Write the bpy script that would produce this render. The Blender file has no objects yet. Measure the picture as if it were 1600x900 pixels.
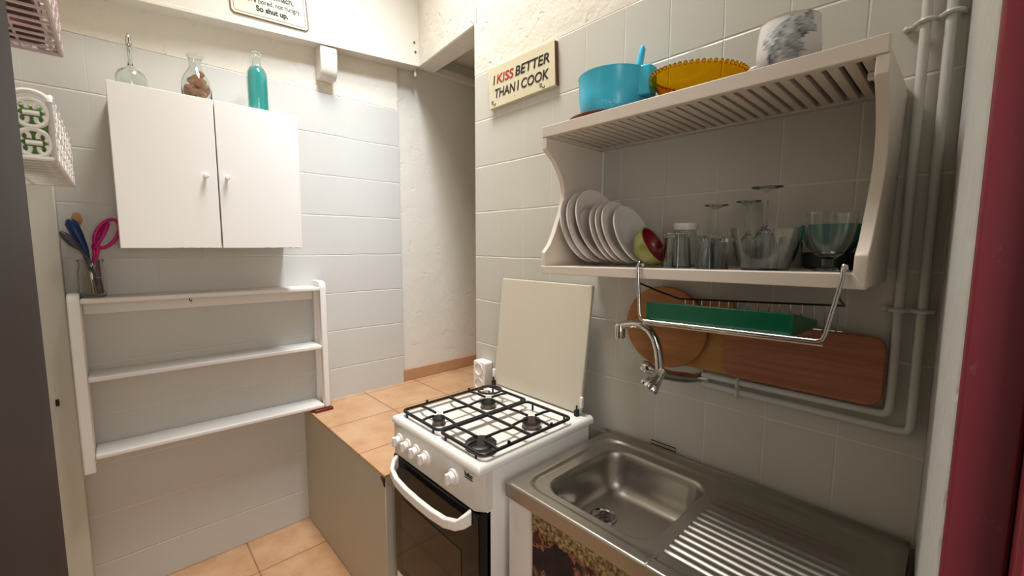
import bpy, bmesh, math, random
from mathutils import Vector, Matrix, noise
random.seed(7)
sc = bpy.context.scene
C = sc.collection
PI = math.pi

# ------------------------------------------------------------------ materials
def lin(c):
    c = c / 255.0
    return c / 12.92 if c <= .04045 else ((c + .055) / 1.055) ** 2.4
def rgb(r, g, b): return (lin(r), lin(g), lin(b), 1.0)

class NT:
    def __init__(s, name):
        s.m = bpy.data.materials.new(name); s.m.use_nodes = True
        s.t = s.m.node_tree; s.t.nodes.clear()
        s.out = s.n('ShaderNodeOutputMaterial')
    def n(s, typ, **kw):
        nd = s.t.nodes.new(typ)
        for k, v in kw.items(): setattr(nd, k, v)
        return nd
    def l(s, a, b): s.t.links.new(a, b)
    def math(s, op, a, b=None, c=None):
        nd = s.n('ShaderNodeMath', operation=op)
        for i, v in enumerate((a, b, c)):
            if v is None: continue
            if isinstance(v, (int, float)): nd.inputs[i].default_value = v
            else: s.l(v, nd.inputs[i])
        return nd.outputs[0]
    def coords(s, scale=(1, 1, 1), loc=(0, 0, 0)):
        tc = s.n('ShaderNodeTexCoord'); mp = s.n('ShaderNodeMapping')
        mp.inputs['Scale'].default_value = scale; mp.inputs['Location'].default_value = loc
        s.l(tc.outputs['Object'], mp.inputs[0]); return mp.outputs[0]
    def noise(s, vec, scale, detail=4, rough=.5):
        nd = s.n('ShaderNodeTexNoise'); nd.inputs['Scale'].default_value = scale
        nd.inputs['Detail'].default_value = detail; nd.inputs['Roughness'].default_value = rough
        s.l(vec, nd.inputs['Vector']); return nd.outputs[0]
    def ramp(s, fac, stops, interp='LINEAR'):
        nd = s.n('ShaderNodeValToRGB'); nd.color_ramp.interpolation = interp
        e = nd.color_ramp.elements
        while len(e) < len(stops): e.new(.5)
        for i, (p, c) in enumerate(stops): e[i].position = p; e[i].color = c
        s.l(fac, nd.inputs[0]); return nd.outputs[0]
    def mix(s, fac, a, b):
        nd = s.n('ShaderNodeMix', data_type='RGBA')
        for i, v in ((0, fac), (6, a), (7, b)):
            if isinstance(v, (int, float)): nd.inputs[i].default_value = v
            elif isinstance(v, tuple): nd.inputs[i].default_value = v
            else: s.l(v, nd.inputs[i])
        return nd.outputs[2]
    def smooth(s, v, a, b):
        nd = s.n('ShaderNodeMapRange', interpolation_type='SMOOTHSTEP')
        s.l(v, nd.inputs[0]); nd.inputs[1].default_value = a; nd.inputs[2].default_value = b
        return nd.outputs[0]
    def bump(s, h, strength=.3, dist=.01):
        nd = s.n('ShaderNodeBump'); nd.inputs['Strength'].default_value = strength
        nd.inputs['Distance'].default_value = dist; s.l(h, nd.inputs['Height']); return nd.outputs[0]
    def bsdf(s, col, rough=.5, metal=0., normal=None, trans=0., ior=1.45, coat=0., spec=None):
        p = s.n('ShaderNodeBsdfPrincipled')
        if isinstance(col, tuple): p.inputs['Base Color'].default_value = col
        else: s.l(col, p.inputs['Base Color'])
        if isinstance(rough, (int, float)): p.inputs['Roughness'].default_value = rough
        else: s.l(rough, p.inputs['Roughness'])
        p.inputs['Metallic'].default_value = metal
        p.inputs['Transmission Weight'].default_value = trans
        p.inputs['IOR'].default_value = ior; p.inputs['Coat Weight'].default_value = coat
        if spec is not None: p.inputs['Specular IOR Level'].default_value = spec
        if normal is not None: s.l(normal, p.inputs['Normal'])
        s.l(p.outputs[0], s.out.inputs[0]); return s.m

def plain(name, col, rough=.5, metal=0., nscale=30., namp=.06, bump=.0, trans=0., ior=1.45, coat=0.):
    t = NT(name); v = t.coords(); f = t.noise(v, nscale, 3)
    d = tuple(max(0, c * (1 - namp)) for c in col[:3]) + (1,)
    u = tuple(min(1, c * (1 + namp)) for c in col[:3]) + (1,)
    col_ = t.mix(f, d, u)
    nm = t.bump(f, bump, .004) if bump else None
    return t.bsdf(col_, rough, metal, nm, trans, ior, coat)

def tile_wall(name, axis, off, pu, pz, z0, col, jcol, rough=.35, jv=.5, depth=.5):
    t = NT(name); v = t.coords()
    sp = t.n('ShaderNodeSeparateXYZ'); t.l(v, sp.inputs[0])
    wob = t.noise(v, 2.5, 3); wv = t.math('MULTIPLY', t.math('SUBTRACT', wob, .5), .014)
    u = t.math('ADD', t.math('SUBTRACT', sp.outputs[axis], off), wv)
    z = t.math('ADD', t.math('SUBTRACT', sp.outputs[2], z0), wv)
    du = t.math('PINGPONG', u, pu / 2); dz = t.math('PINGPONG', z, pz / 2)
    mu = t.math('MULTIPLY', t.math('SUBTRACT', 1., t.smooth(du, .0005, .0035)), jv)
    mz = t.math('SUBTRACT', 1., t.smooth(dz, .0005, .0045))
    brk = t.smooth(t.noise(v, 9, 2), .30, .5)
    m = t.math('MULTIPLY', t.math('MAXIMUM', mu, mz), t.math('ADD', t.math('MULTIPLY', brk, .6), .4))
    big = t.noise(v, 3.2, 4); fine = t.noise(v, 60, 4)
    c2 = tuple(c * .93 for c in col[:3]) + (1,)
    base = t.mix(big, c2, col)
    colr = t.mix(t.math('MULTIPLY', m, .55), base, jcol)
    h = t.math('SUBTRACT', t.math('ADD', t.math('MULTIPLY', fine, .10), t.math('MULTIPLY', big, .5)), m)
    return t.bsdf(colr, rough, 0, t.bump(h, depth, .0035), spec=.35)

def plaster(name, col, rough=.75, lump=.6):
    t = NT(name); v = t.coords()
    a = t.noise(v, 9, 6, .55); b = t.noise(v, 55, 4); big = t.noise(v, 2.2, 3)
    pit = t.smooth(t.noise(v, 22, 2), .62, .72)
    h = t.math('SUBTRACT', t.math('ADD', a, t.math('MULTIPLY', b, .16)), t.math('MULTIPLY', pit, .22))
    c2 = tuple(c * .93 for c in col[:3]) + (1,)
    return t.bsdf(t.mix(big, c2, col), rough, 0, t.bump(h, lump, .012), spec=.25)

def floor_tile(name, ox, oy, p):
    t = NT(name); v = t.coords()
    sp = t.n('ShaderNodeSeparateXYZ'); t.l(v, sp.inputs[0])
    du = t.math('PINGPONG', t.math('SUBTRACT', sp.outputs[0], ox), p / 2)
    dv = t.math('PINGPONG', t.math('SUBTRACT', sp.outputs[1], oy), p / 2)
    m = t.math('SUBTRACT', 1., t.smooth(t.math('MINIMUM', du, dv), .0015, .0045))
    a = t.noise(v, 7, 6, .65); b = t.noise(v, 40, 3)
    col = t.ramp(a, [(.25, rgb(180, 136, 96)), (.5, rgb(198, 158, 121)), (.78, rgb(211, 179, 147))])
    col = t.mix(t.math('MULTIPLY', b, .25), col, rgb(196, 146, 104))
    col = t.mix(t.math('MULTIPLY', m, .8), col, rgb(132, 96, 66))
    h = t.math('SUBTRACT', t.math('MULTIPLY', b, .08), m)
    return t.bsdf(col, .38, 0, t.bump(h, .4, .003))

def steel(name, col=rgb(178, 173, 164), rough=.34, scale=(2, 120, 60)):
    t = NT(name); v = t.coords(scale); f = t.noise(v, 6, 3)
    w = t.noise(t.coords(), 5, 4)
    r = t.math('ADD', t.math('MULTIPLY', f, .12), t.math('ADD', t.math('MULTIPLY', w, .16), rough - .12))
    c2 = tuple(c * .82 for c in col[:3]) + (1,)
    return t.bsdf(t.mix(f, c2, col), r, 1., t.bump(f, .008, .001))

def wood(name, c1, c2, scale=(3, 60, 60), rough=.5):
    t = NT(name); v = t.coords(scale); f = t.smooth(t.noise(v, 1.0, 6, .65), .3, .7)
    w = t.noise(t.coords((1.5, 6, 6)), 2, 3)
    return t.bsdf(t.mix(t.math('ADD', t.math('MULTIPLY', f, .65), t.math('MULTIPLY', w, .35)), c1, c2), rough, 0, t.bump(f, .1, .002))

def worn_paint(name, col, wear=rgb(120, 98, 80), rough=.45):
    t = NT(name); v = t.coords(); f = t.noise(v, 34, 5, .7); k = t.smooth(f, .70, .73)
    g = t.noise(v, 4, 3); c2 = tuple(c * .93 for c in col[:3]) + (1,)
    return t.bsdf(t.mix(t.math('MULTIPLY', k, .5), t.mix(g, c2, col), wear), rough, 0, t.bump(t.noise(v, 25, 3), .12, .004))

def glass(name, tint=(1, 1, 1, 1), rough=.0, ior=1.45):
    t = NT(name); p = t.n('ShaderNodeBsdfGlass'); v = t.coords(); f = t.noise(v, 12, 2)
    d = tuple(c * .96 for c in tint[:3]) + (1,)
    t.l(t.mix(f, d, tint), p.inputs['Color']); p.inputs['Roughness'].default_value = rough
    p.inputs['IOR'].default_value = ior; t.l(p.outputs[0], t.out.inputs[0]); return t.m

M = {}
M['tileA'] = tile_wall('painted_tile_left', 1, -.162, .163, .207, 2.235, rgb(205, 203, 197), rgb(222, 220, 213), jv=.2)
M['tileB'] = tile_wall('painted_tile_back', 0, 1.332, .158, .207, 2.235, rgb(205, 202, 191), rgb(236, 233, 222), jv=.8)
M['plaster'] = plaster('cream_plaster', rgb(229, 222, 208))
M['plaster_alcove'] = plaster('alcove_plaster', rgb(226, 221, 209), lump=.35)
M['beam'] = worn_paint('beam_paint', rgb(224, 218, 206), rgb(200, 190, 172), .55)
M['ceiling'] = plaster('ceiling_paint', rgb(228, 224, 214), lump=.2)
M['floor'] = floor_tile('terracotta_floor', .25, -.89, .33)
M['ledgetop'] = floor_tile('terracotta_ledge', .36, -.275, .33)
M['ledgefront'] = plaster('ledge_paint', rgb(190, 182, 166), .5, .15)
M['jambwall'] = plaster('right_wall_paint', rgb(192, 191, 185), .6, .5)
M['skirt'] = plain('terracotta_skirting', rgb(187, 142, 104), .45, nscale=8, namp=.12)
M['white'] = worn_paint('white_paint', rgb(233, 230, 225), rgb(205, 198, 186), .4)
M['cabwhite'] = plain('white_laminate', rgb(236, 233, 229), .32, nscale=3, namp=.015)
M['dark'] = plain('dark_gap', rgb(56, 46, 40), .7)
M['chip'] = plain('bare_chipboard', rgb(98, 78, 62), .8, nscale=200, namp=.3)
M['shelfpaint'] = worn_paint('old_white_gloss', rgb(222, 211, 197), rgb(150, 126, 104), .42)
M['postpaint'] = worn_paint('post_paint', rgb(204, 201, 189), rgb(190, 186, 172), .5)
M['stove'] = plain('white_enamel', rgb(238, 236, 231), .16, nscale=4, namp=.01, coat=.4)
M['panel'] = plain('satin_panel', rgb(216, 212, 205), .32, nscale=4, namp=.015)
M['lid'] = plain('cream_painted_lid', rgb(205, 196, 178), .35, nscale=5, namp=.02)
M['knob'] = plain('white_plastic', rgb(240, 237, 234), .3, nscale=4, namp=.01)
M['iron'] = plain('black_enamel', rgb(22, 18, 17), .42, nscale=60, namp=.3, bump=.1)
M['rust'] = plain('burnt_brown_iron', rgb(52, 34, 28), .6, nscale=90, namp=.4, bump=.2)
M['alu'] = plain('dull_aluminium', rgb(112, 106, 96), .5, 1., nscale=80, namp=.15)
M['capblack'] = plain('burner_black', rgb(30, 29, 29), .38, nscale=60, namp=.2)
M['blackglass'] = plain('black_oven_glass', rgb(12, 7, 6), .08, nscale=3, namp=.1, ior=1.3)
M['ovenwin'] = plain('smoked_oven_window', rgb(44, 30, 20), .07, nscale=3, namp=.1, ior=1.35)
M['steel'] = steel('stainless_steel')
M['chrome'] = plain('chrome', rgb(205, 203, 200), .08, 1., nscale=5, namp=.02)
M['wire'] = plain('bright_wire', rgb(190, 188, 184), .18, 1., nscale=20, namp=.05)
M['coated'] = plain('white_coated_wire', rgb(205, 204, 198), .35)
M['darkwire'] = plain('dull_wire', rgb(60, 52, 46), .4, .8)
M['pipe'] = plain('pipe_paint', rgb(205, 203, 196), .35, nscale=20, namp=.04, bump=.05)
M['red'] = None
M['china'] = plain('white_china', rgb(228, 219, 214), .14, nscale=4, namp=.01, coat=.3)
M['china2'] = plain('greyish_china', rgb(220, 218, 211), .14, nscale=4, namp=.01, coat=.3)
M['olive'] = plain('olive_glaze', rgb(130, 132, 64), .22, nscale=14, namp=.12)
M['crimson'] = plain('crimson_glaze', rgb(134, 24, 34), .25, nscale=14, namp=.08)
M['glass'] = glass('clear_glass', (.965, .98, .975, 1))
M['glassgrey'] = glass('pressed_glass', (.965, .98, .975, 1))
M['glassteal'] = plain('teal_glass', rgb(62, 150, 138), .08, nscale=6, namp=.06, trans=.35)
M['tealliq'] = plain('teal_liquid', rgb(84, 222, 216), .06, nscale=6, namp=.04, trans=.3, ior=1.33)
M['amber'] = glass('amber_glass', (.93, .66, .07, 1), .02, 1.35)
M['blackdish'] = plain('black_plastic', rgb(24, 26, 32), .3)
M['green'] = plain('green_plastic', rgb(6, 92, 62), .28, nscale=4, namp=.06)
M['turq'] = None
M['maroon'] = plain('maroon_plate', rgb(110, 36, 28), .3, nscale=10, namp=.1)
M['mat'] = plain('dark_red_mat', rgb(84, 44, 36), .5, nscale=30, namp=.3)
M['woodround'] = wood('orange_wood', rgb(142, 90, 46), rgb(184, 124, 70), (5, 40, 34))
M['woodyellow'] = wood('honey_wood', rgb(164, 110, 54), rgb(196, 144, 84), (5, 40, 40))
M['woodred'] = wood('red_brown_wood', rgb(142, 84, 56), rgb(182, 120, 86), (3, 60, 70))
M['spoonwood'] = wood('pale_wood', rgb(164, 122, 80), rgb(204, 164, 118), (20, 20, 4))
M['signwood'] = plain('cream_signboard', rgb(216, 207, 176), .55, nscale=9, namp=.04)
M['signedge'] = plain('brown_board_edge', rgb(112, 76, 48), .6, nscale=30, namp=.2)
M['ink'] = plain('black_ink', rgb(26, 22, 22), .5)
M['redink'] = plain('red_ink', rgb(176, 30, 30), .5)
M['tin'] = plain('cream_tin', rgb(212, 211, 194), .35, nscale=8, namp=.03)
M['magenta'] = plain('magenta_plastic', rgb(190, 14, 116), .3)
M['blue'] = plain('navy_plastic', rgb(20, 48, 104), .35)
M['charcoal'] = plain('charcoal_plastic', rgb(66, 66, 66), .45)
M['basket'] = plain('white_basket_plastic', rgb(232, 229, 226), .4)
M['leafgreen'] = plain('leaf_green', rgb(112, 150, 70), .5, nscale=20, namp=.15)
M['berry'] = plain('dark_berry', rgb(112, 60, 62), .6, nscale=25, namp=.35)
M['pinkbasket'] = plain('pinkish_basket_plastic', rgb(214, 196, 196), .45)
M['cork'] = plain('cork', rgb(176, 128, 98), .8, nscale=70, namp=.25, bump=.2)
M['lace'] = None

def m_red():
    t = NT('dark_red_gloss_paint'); v = t.coords((1, 1, 1)); f = t.noise(t.coords((18, 18, 2.0)), 1.5, 4)
    s = t.smooth(t.noise(t.coords((30, 30, 9)), 2.2, 5, .7), .64, .74)
    col = t.mix(f, rgb(110, 34, 42), rgb(132, 50, 58))
    col = t.mix(t.math('MULTIPLY', s, .35), col, rgb(170, 120, 124))
    M['red'] = t.bsdf(col, .38, 0, t.bump(f, .15, .004))
m_red()
def m_leaf():
    t = NT('dark_brown_gloss_paint'); f = t.noise(t.coords((12, 12, 1.2)), 1.5, 4)
    M['doorleaf'] = t.bsdf(t.mix(f, rgb(46, 35, 33), rgb(58, 46, 44)), .5, 0, t.bump(f, .1, .004), spec=.25)
m_leaf()
def m_turq():
    t = NT('turquoise_plastic'); v = t.coords()
    vo = t.n('ShaderNodeTexVoronoi'); vo.inputs['Scale'].default_value = 130; t.l(v, vo.inputs['Vector'])
    sp = t.n('ShaderNodeSeparateXYZ'); t.l(v, sp.inputs[0])
    low = t.math('SUBTRACT', 1., t.smooth(sp.outputs[2], .035, .045))
    dot = t.math('MULTIPLY', t.math('SUBTRACT', 1., t.smooth(vo.outputs[0], .25, .4)), low)
    col = t.mix(t.math('MULTIPLY', dot, .6), rgb(76, 214, 248), rgb(166, 234, 248))
    M['turq'] = t.bsdf(col, .25, 0, t.bump(dot, .5, .003), trans=.12)
m_turq()
def m_leafbowl():
    t = NT('leaf_print_china'); at = t.n('ShaderNodeAttribute'); at.attribute_name = 'leaf_print'
    n_ = t.noise(t.coords(), 60, 2)
    M['leafbowl'] = t.bsdf(t.mix(t.math('MULTIPLY', n_, .06), at.outputs[0], rgb(200, 198, 194)), .2, 0)
m_leafbowl()
def m_curtain():
    t = NT('patterned_curtain'); v = t.coords()
    sp = t.n('ShaderNodeSeparateXYZ'); t.l(v, sp.inputs[0])
    n1 = t.noise(t.coords((1, .3, .8)), 7, 5, .6)
    base = t.ramp(n1, [(.36, rgb(30, 17, 24)), (.49, rgb(48, 28, 32)), (.51, rgb(166, 104, 70)), (.53, rgb(58, 24, 28)), (.585, rgb(96, 50, 28)), (.60, rgb(198, 122, 40)), (.68, rgb(206, 140, 46)), (.74, rgb(92, 52, 26))])
    wv = t.n('ShaderNodeTexWave', bands_direction='DIAGONAL'); wv.inputs['Scale'].default_value = 14; wv.inputs['Distortion'].default_value = 6; t.l(v, wv.inputs['Vector'])
    pick = t.smooth(t.noise(v, 6, 2), .5, .56)
    base = t.mix(t.math('MULTIPLY', t.math('MULTIPLY', wv.outputs[1], pick), .5), base, rgb(176, 122, 92))
    M['curtain'] = t.bsdf(base, .75, 0, t.bump(t.noise(v, 300, 2), .2, .002))
m_curtain()
def m_lace():
    t = NT('gold_lace_trim'); v = t.coords(); f = t.noise(v, 90, 4, .7)
    c = t.ramp(f, [(.35, rgb(66, 50, 30)), (.5, rgb(138, 112, 70)), (.65, rgb(196, 176, 128))])
    M['lace'] = t.bsdf(c, .7, 0, t.bump(f, .8, .006))
m_lace()

# ------------------------------------------------------------------ mesh tools
class MB:
    def __init__(s): s.v = []; s.f = []
    def add(s, vs, fs, mat=None):
        o = len(s.v)
        s.v += [tuple((mat @ Vector(v)) if mat else v) for v in vs]
        s.f += [tuple(i + o for i in f) for f in fs]
        return s
    def box(s, a, b, mat=None):
        x0, y0, z0 = a; x1, y1, z1 = b
        vs = [(x0, y0, z0), (x1, y0, z0), (x1, y1, z0), (x0, y1, z0), (x0, y0, z1), (x1, y0, z1), (x1, y1, z1), (x0, y1, z1)]
        return s.hexa(vs, mat)
    def hexa(s, vs, mat=None):
        return s.add(vs, [(0, 3, 2, 1), (4, 5, 6, 7), (0, 1, 5, 4), (1, 2, 6, 5), (2, 3, 7, 6), (3, 0, 4, 7)], mat)
    def prism(s, poly, axis, a, b, mat=None):
        """poly: 2-D outline in the two remaining axes, extruded along axis from a to b"""
        def mk(p, t):
            return {0: (t, p[0], p[1]), 1: (p[0], t, p[1]), 2: (p[0], p[1], t)}[axis]
        n = len(poly)
        vs = [mk(p, a) for p in poly] + [mk(p, b) for p in poly]
        fs = [tuple(range(n)), tuple(range(2 * n - 1, n - 1, -1))]
        fs += [(i, i + n, (i + 1) % n + n, (i + 1) % n) for i in range(n)]
        return s.add(vs, fs, mat)
    def lathe(s, prof, seg=32, mat=None, closed=False, flute=None):
        """prof: (r, z) list; r==0 ends become poles; closed joins last to first"""
        vs = []; ring = []
        for k, (r, z) in enumerate(prof):
            if r < 1e-6: ring.append([len(vs)]); vs.append((0, 0, z))
            else:
                ring.append(list(range(len(vs), len(vs) + seg)))
                for i in range(seg):
                    a = 2 * PI * i / seg; rr = r * (flute(a, k) if flute else 1)
                    vs.append((rr * math.cos(a), rr * math.sin(a), z))
        fs = []
        pairs = list(zip(ring, ring[1:])) + ([(ring[-1], ring[0])] if closed else [])
        for A, B in pairs:
            for i in range(seg):
                j = (i + 1) % seg
                if len(A) == 1 and len(B) == 1: continue
                if len(A) == 1: fs.append((A[0], B[j], B[i]))
                elif len(B) == 1: fs.append((A[i], A[j], B[0]))
                else: fs.append((A[i], A[j], B[j], B[i]))
        return s.add(vs, fs, mat)
    def tube(s, pts, r, seg=10, closed=False, mat=None, cap=True):
        pts = [Vector(p) for p in pts]; n = len(pts)
        rad = r if isinstance(r, (list, tuple)) else [r] * n
        T = []
        for i in range(n):
            a = pts[(i - 1) % n] if (i or closed) else pts[0]
            b = pts[(i + 1) % n] if (i < n - 1 or closed) else pts[-1]
            T.append((b - a).normalized())
        up = Vector((0, 0, 1)) if abs(T[0].z) < .9 else Vector((1, 0, 0))
        N = (up - T[0] * up.dot(T[0])).normalized(); vs = []
        for i in range(n):
            N = (N - T[i] * N.dot(T[i])).normalized(); B = T[i].cross(N)
            for k in range(seg):
                a = 2 * PI * k / seg
                vs.append(tuple(pts[i] + (N * math.cos(a) + B * math.sin(a)) * rad[i]))
        fs = []
        for i in range(n if closed else n - 1):
            o = i * seg; q = ((i + 1) % n) * seg
            for k in range(seg):
                fs.append((o + k, o + (k + 1) % seg, q + (k + 1) % seg, q + k))
        if not closed and cap:
            fs.append(tuple(range(seg - 1, -1, -1))); fs.append(tuple(range((n - 1) * seg, n * seg)))
        return s.add(vs, fs, mat)
    def rod(s, a, b, r, seg=12): return s.tube([a, b], r, seg)
    def ball(s, c, r, seg=14, rings=8, sc_=(1, 1, 1), mat=None):
        prof = [(math.sin(PI * k / rings), -math.cos(PI * k / rings)) for k in range(rings + 1)]
        prof[0] = (0, -1); prof[-1] = (0, 1)
        m = Matrix.Translation(c) @ Matrix.Diagonal((r * sc_[0], r * sc_[1], r * sc_[2], 1))
        return s.lathe(prof, seg, (mat @ m) if mat else m)

ORI = {}
def link(o, parent=None):
    C.objects.link(o)
    if parent is not None: o.parent = parent
    return o
def origin(o): return ORI.get(o.name, Vector((0, 0, 0)))
def part(name, mb, mat, parent=None, bevel=0., smooth=False, loc=None, seg=2, angle=40, label=None):
    """one mesh object from world-space geometry"""
    base = origin(parent) if parent is not None else Vector((0, 0, 0))
    o0 = Vector(loc) if loc is not None else base
    me = bpy.data.meshes.new(name)
    me.from_pydata([tuple(Vector(v) - o0) for v in mb.v], [], mb.f)
    bm = bmesh.new(); bm.from_mesh(me); bmesh.ops.recalc_face_normals(bm, faces=bm.faces[:]); bm.to_mesh(me); bm.free()
    me.materials.append(mat)
    if smooth:
        me.polygons.foreach_set('use_smooth', [True] * len(me.polygons))
        try: me.set_sharp_from_angle(angle=math.radians(angle))
        except Exception: pass
    o = bpy.data.objects.new(name, me); link(o, parent); o.location = o0 - base
    if bevel:
        b = o.modifiers.new('bevel', 'BEVEL'); b.width = bevel; b.segments = seg; b.limit_method = 'ANGLE'; b.angle_limit = math.radians(35)
        b.harden_normals = False
        me.polygons.foreach_set('use_smooth', [True] * len(me.polygons))
        try: me.set_sharp_from_angle(angle=math.radians(50))
        except Exception: pass
    ORI[o.name] = o0
    if label: o['label'] = label
    return o
def thing(name, label, cat, loc, group=None):
    o = bpy.data.objects.new(name, None); link(o); o.location = loc; o.empty_display_size = .05
    ORI[o.name] = Vector(loc); return tag(o, label, cat, group)
def tag(o, label, cat, group=None):
    o['label'] = label; o['category'] = cat
    if group: o['group'] = group
    return o
def struct(o): o['kind'] = 'structure'; return o
def copy_thing(src, loc, label=None):
    r = src.copy(); C.objects.link(r); r.location = loc; ORI[r.name] = Vector(loc)
    if label: r['label'] = label
    for ch in list(src.children):
        c = ch.copy(); C.objects.link(c); c.parent = r
        for g in list(ch.children):
            d = g.copy(); C.objects.link(d); d.parent = c
    return r
def axis_matrix(origin_, zdir, xhint=(0, 0, 1)):
    z = Vector(zdir).normalized(); x = Vector(xhint); x = (x - z * x.dot(z)).normalized(); y = z.cross(x)
    m = Matrix((x, y, z)).transposed().to_4x4(); m.translation = Vector(origin_); return m
def text_mesh(name, body, size, mat, parent, mtx, shear=0., depth=.0006, bold=0., spacing=1., width=None, align='LEFT'):
    cu = bpy.data.curves.new(name, 'FONT'); cu.body = body; cu.size = size; cu.shear = shear
    cu.extrude = depth; cu.offset = bold; cu.space_character = spacing; cu.align_x = align
    tmp = bpy.data.objects.new('tmp_text', cu); C.objects.link(tmp)
    dg = bpy.context.evaluated_depsgraph_get(); dg.update()
    me = bpy.data.meshes.new_from_object(tmp.evaluated_get(dg)); bpy.data.objects.remove(tmp)
    xs = [v.co.x for v in me.vertices]; x0 = min(xs); x1 = max(xs)
    k = (width / (x1 - x0)) if width else 1.
    base = origin(parent)
    for v in me.vertices:
        p = Vector(((v.co.x - x0) * k, v.co.y, v.co.z)); v.co = (mtx @ p) - base
    me.materials.clear(); me.materials.append(mat)
    o = bpy.data.objects.new(name, me); link(o, parent); ORI[o.name] = base; return o
def arc(cx, cy, r, a0, a1, n):
    return [(cx + r * math.cos(math.radians(a0 + (a1 - a0) * i / n)), cy + r * math.sin(math.radians(a0 + (a1 - a0) * i / n))) for i in range(n + 1)]
def rrect(x0, y0, x1, y1, r, n=6):
    return arc(x1 - r, y0 + r, r, -90, 0, n) + arc(x1 - r, y1 - r, r, 0, 90, n) + arc(x0 + r, y1 - r, r, 90, 180, n) + arc(x0 + r, y0 + r, r, 180, 270, n)

# ------------------------------------------------------------------ setting
ZC = 3.9
WD = -1.53
struct(part('floor', MB().box((-.2, -2.0, -.1), (3.4, .2, 0)), M['floor']))
struct(part('ceiling', MB().box((-.2, -2.0, ZC), (3.4, 1.6, ZC + .1)), M['ceiling']))
w = struct(part('wall_left', MB().box((-.2, -2.0, 0), (-.022, 1.5, ZC)), M['plaster_alcove']))
part('plaster_coat', MB().box((-.021, WD, 2.236), (-.003, -.018, 2.6)), M['plaster'], w, .002)
part('tile_cladding', MB().box((-.021, WD, 0), (0, -.018, 2.235)), M['tileA'], w, .003)
w = struct(part('wall_back', MB().box((.694, .011, 0), (2.7, .16, ZC)), M['plaster'], None, .006))
part('tile_cladding', MB().box((.694, 0, 0), (2.45, .0105, 2.235)), M['tileB'], w, .003)
part('plaster_coat', MB().box((.690, .002, 2.2355), (2.45, .0108, ZC)), M['plaster'], w, .003)
struct(part('wall_front', MB().box((-.02, WD - .15, 0), (2.40, WD, ZC)), M['plaster']))
# right wall is a little out of square and ends in the doorway
struct(part('wall_right', MB().prism([(2.279, .005), (2.3114, -.70), (2.47, -.70), (2.47, .005)], 2, 0, ZC), M['jambwall'], None, .008))
# lintel over the doorway and the corridor behind it
struct(part('wall_lintel', MB().box((2.335, WD, 2.15), (2.47, -.70, ZC)), M['plaster']))
struct(part('wall_corridor', MB().box((3.3, -2.0, 0), (3.4, .2, ZC)), M['plaster']))
# raised ledge with the tiled top running on into the alcove
led = struct(part('floor_ledge', MB().box((-.02, -.598, 0), (.9085, 1.5, .606)), M['ledgefront'], None, .004))
part('ledge_tiles', MB().box((-.019, -.600, .6065), (.9105, 1.5, .618)), M['ledgetop'], led, .003)
part('chipped_corner', MB().prism([(.880, .604), (.911, .606), (.911, .572)], 1, -.6025, -.5985), M['dark'], led)
struct(part('baseboard_alcove', MB().box((-.0215, -.017, .6185), (-.010, 1.4, .690)), M['skirt'], None, .003))
struct(part('wall_alcove_end', MB().box((-.02, 1.40, .6), (.9, 1.5, 2.62)), M['plaster_alcove']))
struct(part('wall_alcove_side', MB().box((.694, .165, .619), (.80, 1.4, 2.62)), M['plaster_alcove']))
struct(part('ceiling_alcove', MB().box((-.0215, .10, 2.62), (.80, 1.5, 2.70)), M['plaster_alcove']))
# boxed beam over the left wall; it sags a little to the left
def bz(y): return 2.4752 + .0783 * y
BY0, BY1 = WD, .0855
mb = MB(); mb.hexa([(-.02, BY0, bz(BY0)), (.0758, BY0, bz(BY0)), (.0758, BY1, bz(BY1)), (-.02, BY1, bz(BY1)), (-.02, BY0, ZC), (.0758, BY0, ZC), (.0758, BY1, ZC), (-.02, BY1, ZC)])
beam = struct(part('trim_1', mb, M['beam'], None, .003))
mb = MB(); mb.hexa([(.0755, BY0, bz(BY0) - .001), (.080, BY0, bz(BY0) - .001), (.080, BY1 - .02, bz(BY1) - .003), (.0755, BY1 - .02, bz(BY1) - .003), (.0755, BY0, bz(BY0) + .014), (.080, BY0, bz(BY0) + .014), (.080, BY1 - .02, bz(BY1) + .012), (.0755, BY1 - .02, bz(BY1) + .012)])
part('edge_bead', mb, M['beam'], beam, .0015)
# lintel over the alcove opening
mb = MB(); h0 = Vector((.0758, .0855)); h1 = Vector((.694, 0.0)); q = Vector((.14, .99)) * .11
mb.hexa([(h0.x - .02, h0.y, 2.482), (h1.x + .02, h1.y, 2.462), (h1.x + .02, h1.y + .13, 2.462), (h0.x - .02, h0.y + .11, 2.482), (h0.x - .02, h0.y, ZC), (h1.x + .02, h1.y, ZC), (h1.x + .02, h1.y + .13, ZC), (h0.x - .02, h0.y + .11, ZC)])
struct(part('trim_2', mb, M['plaster'], None, .006))
struct(part('trim_4', MB().box((-.0215, .10, 2.505), (.02, 1.4, 2.545)), M['beam'], None, .003))
# corbel under the beam
prof = [(-.003, 2.287), (.04, 2.289), (.060, 2.300), (.072, 2.322), (.0745, 2.36), (.0745, bz(-.46) + .0), (-.003, bz(-.46) + .0)]
struct(part('trim_3', MB().prism(prof, 1, -.468, -.386), M['beam'], None, .006, seg=3))
# post boxed into the left corner
struct(part('trim_5', MB().box((.001, WD + .001, 0), (.05, -1.414, 1.69)), M['postpaint'], None, .004))
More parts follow.
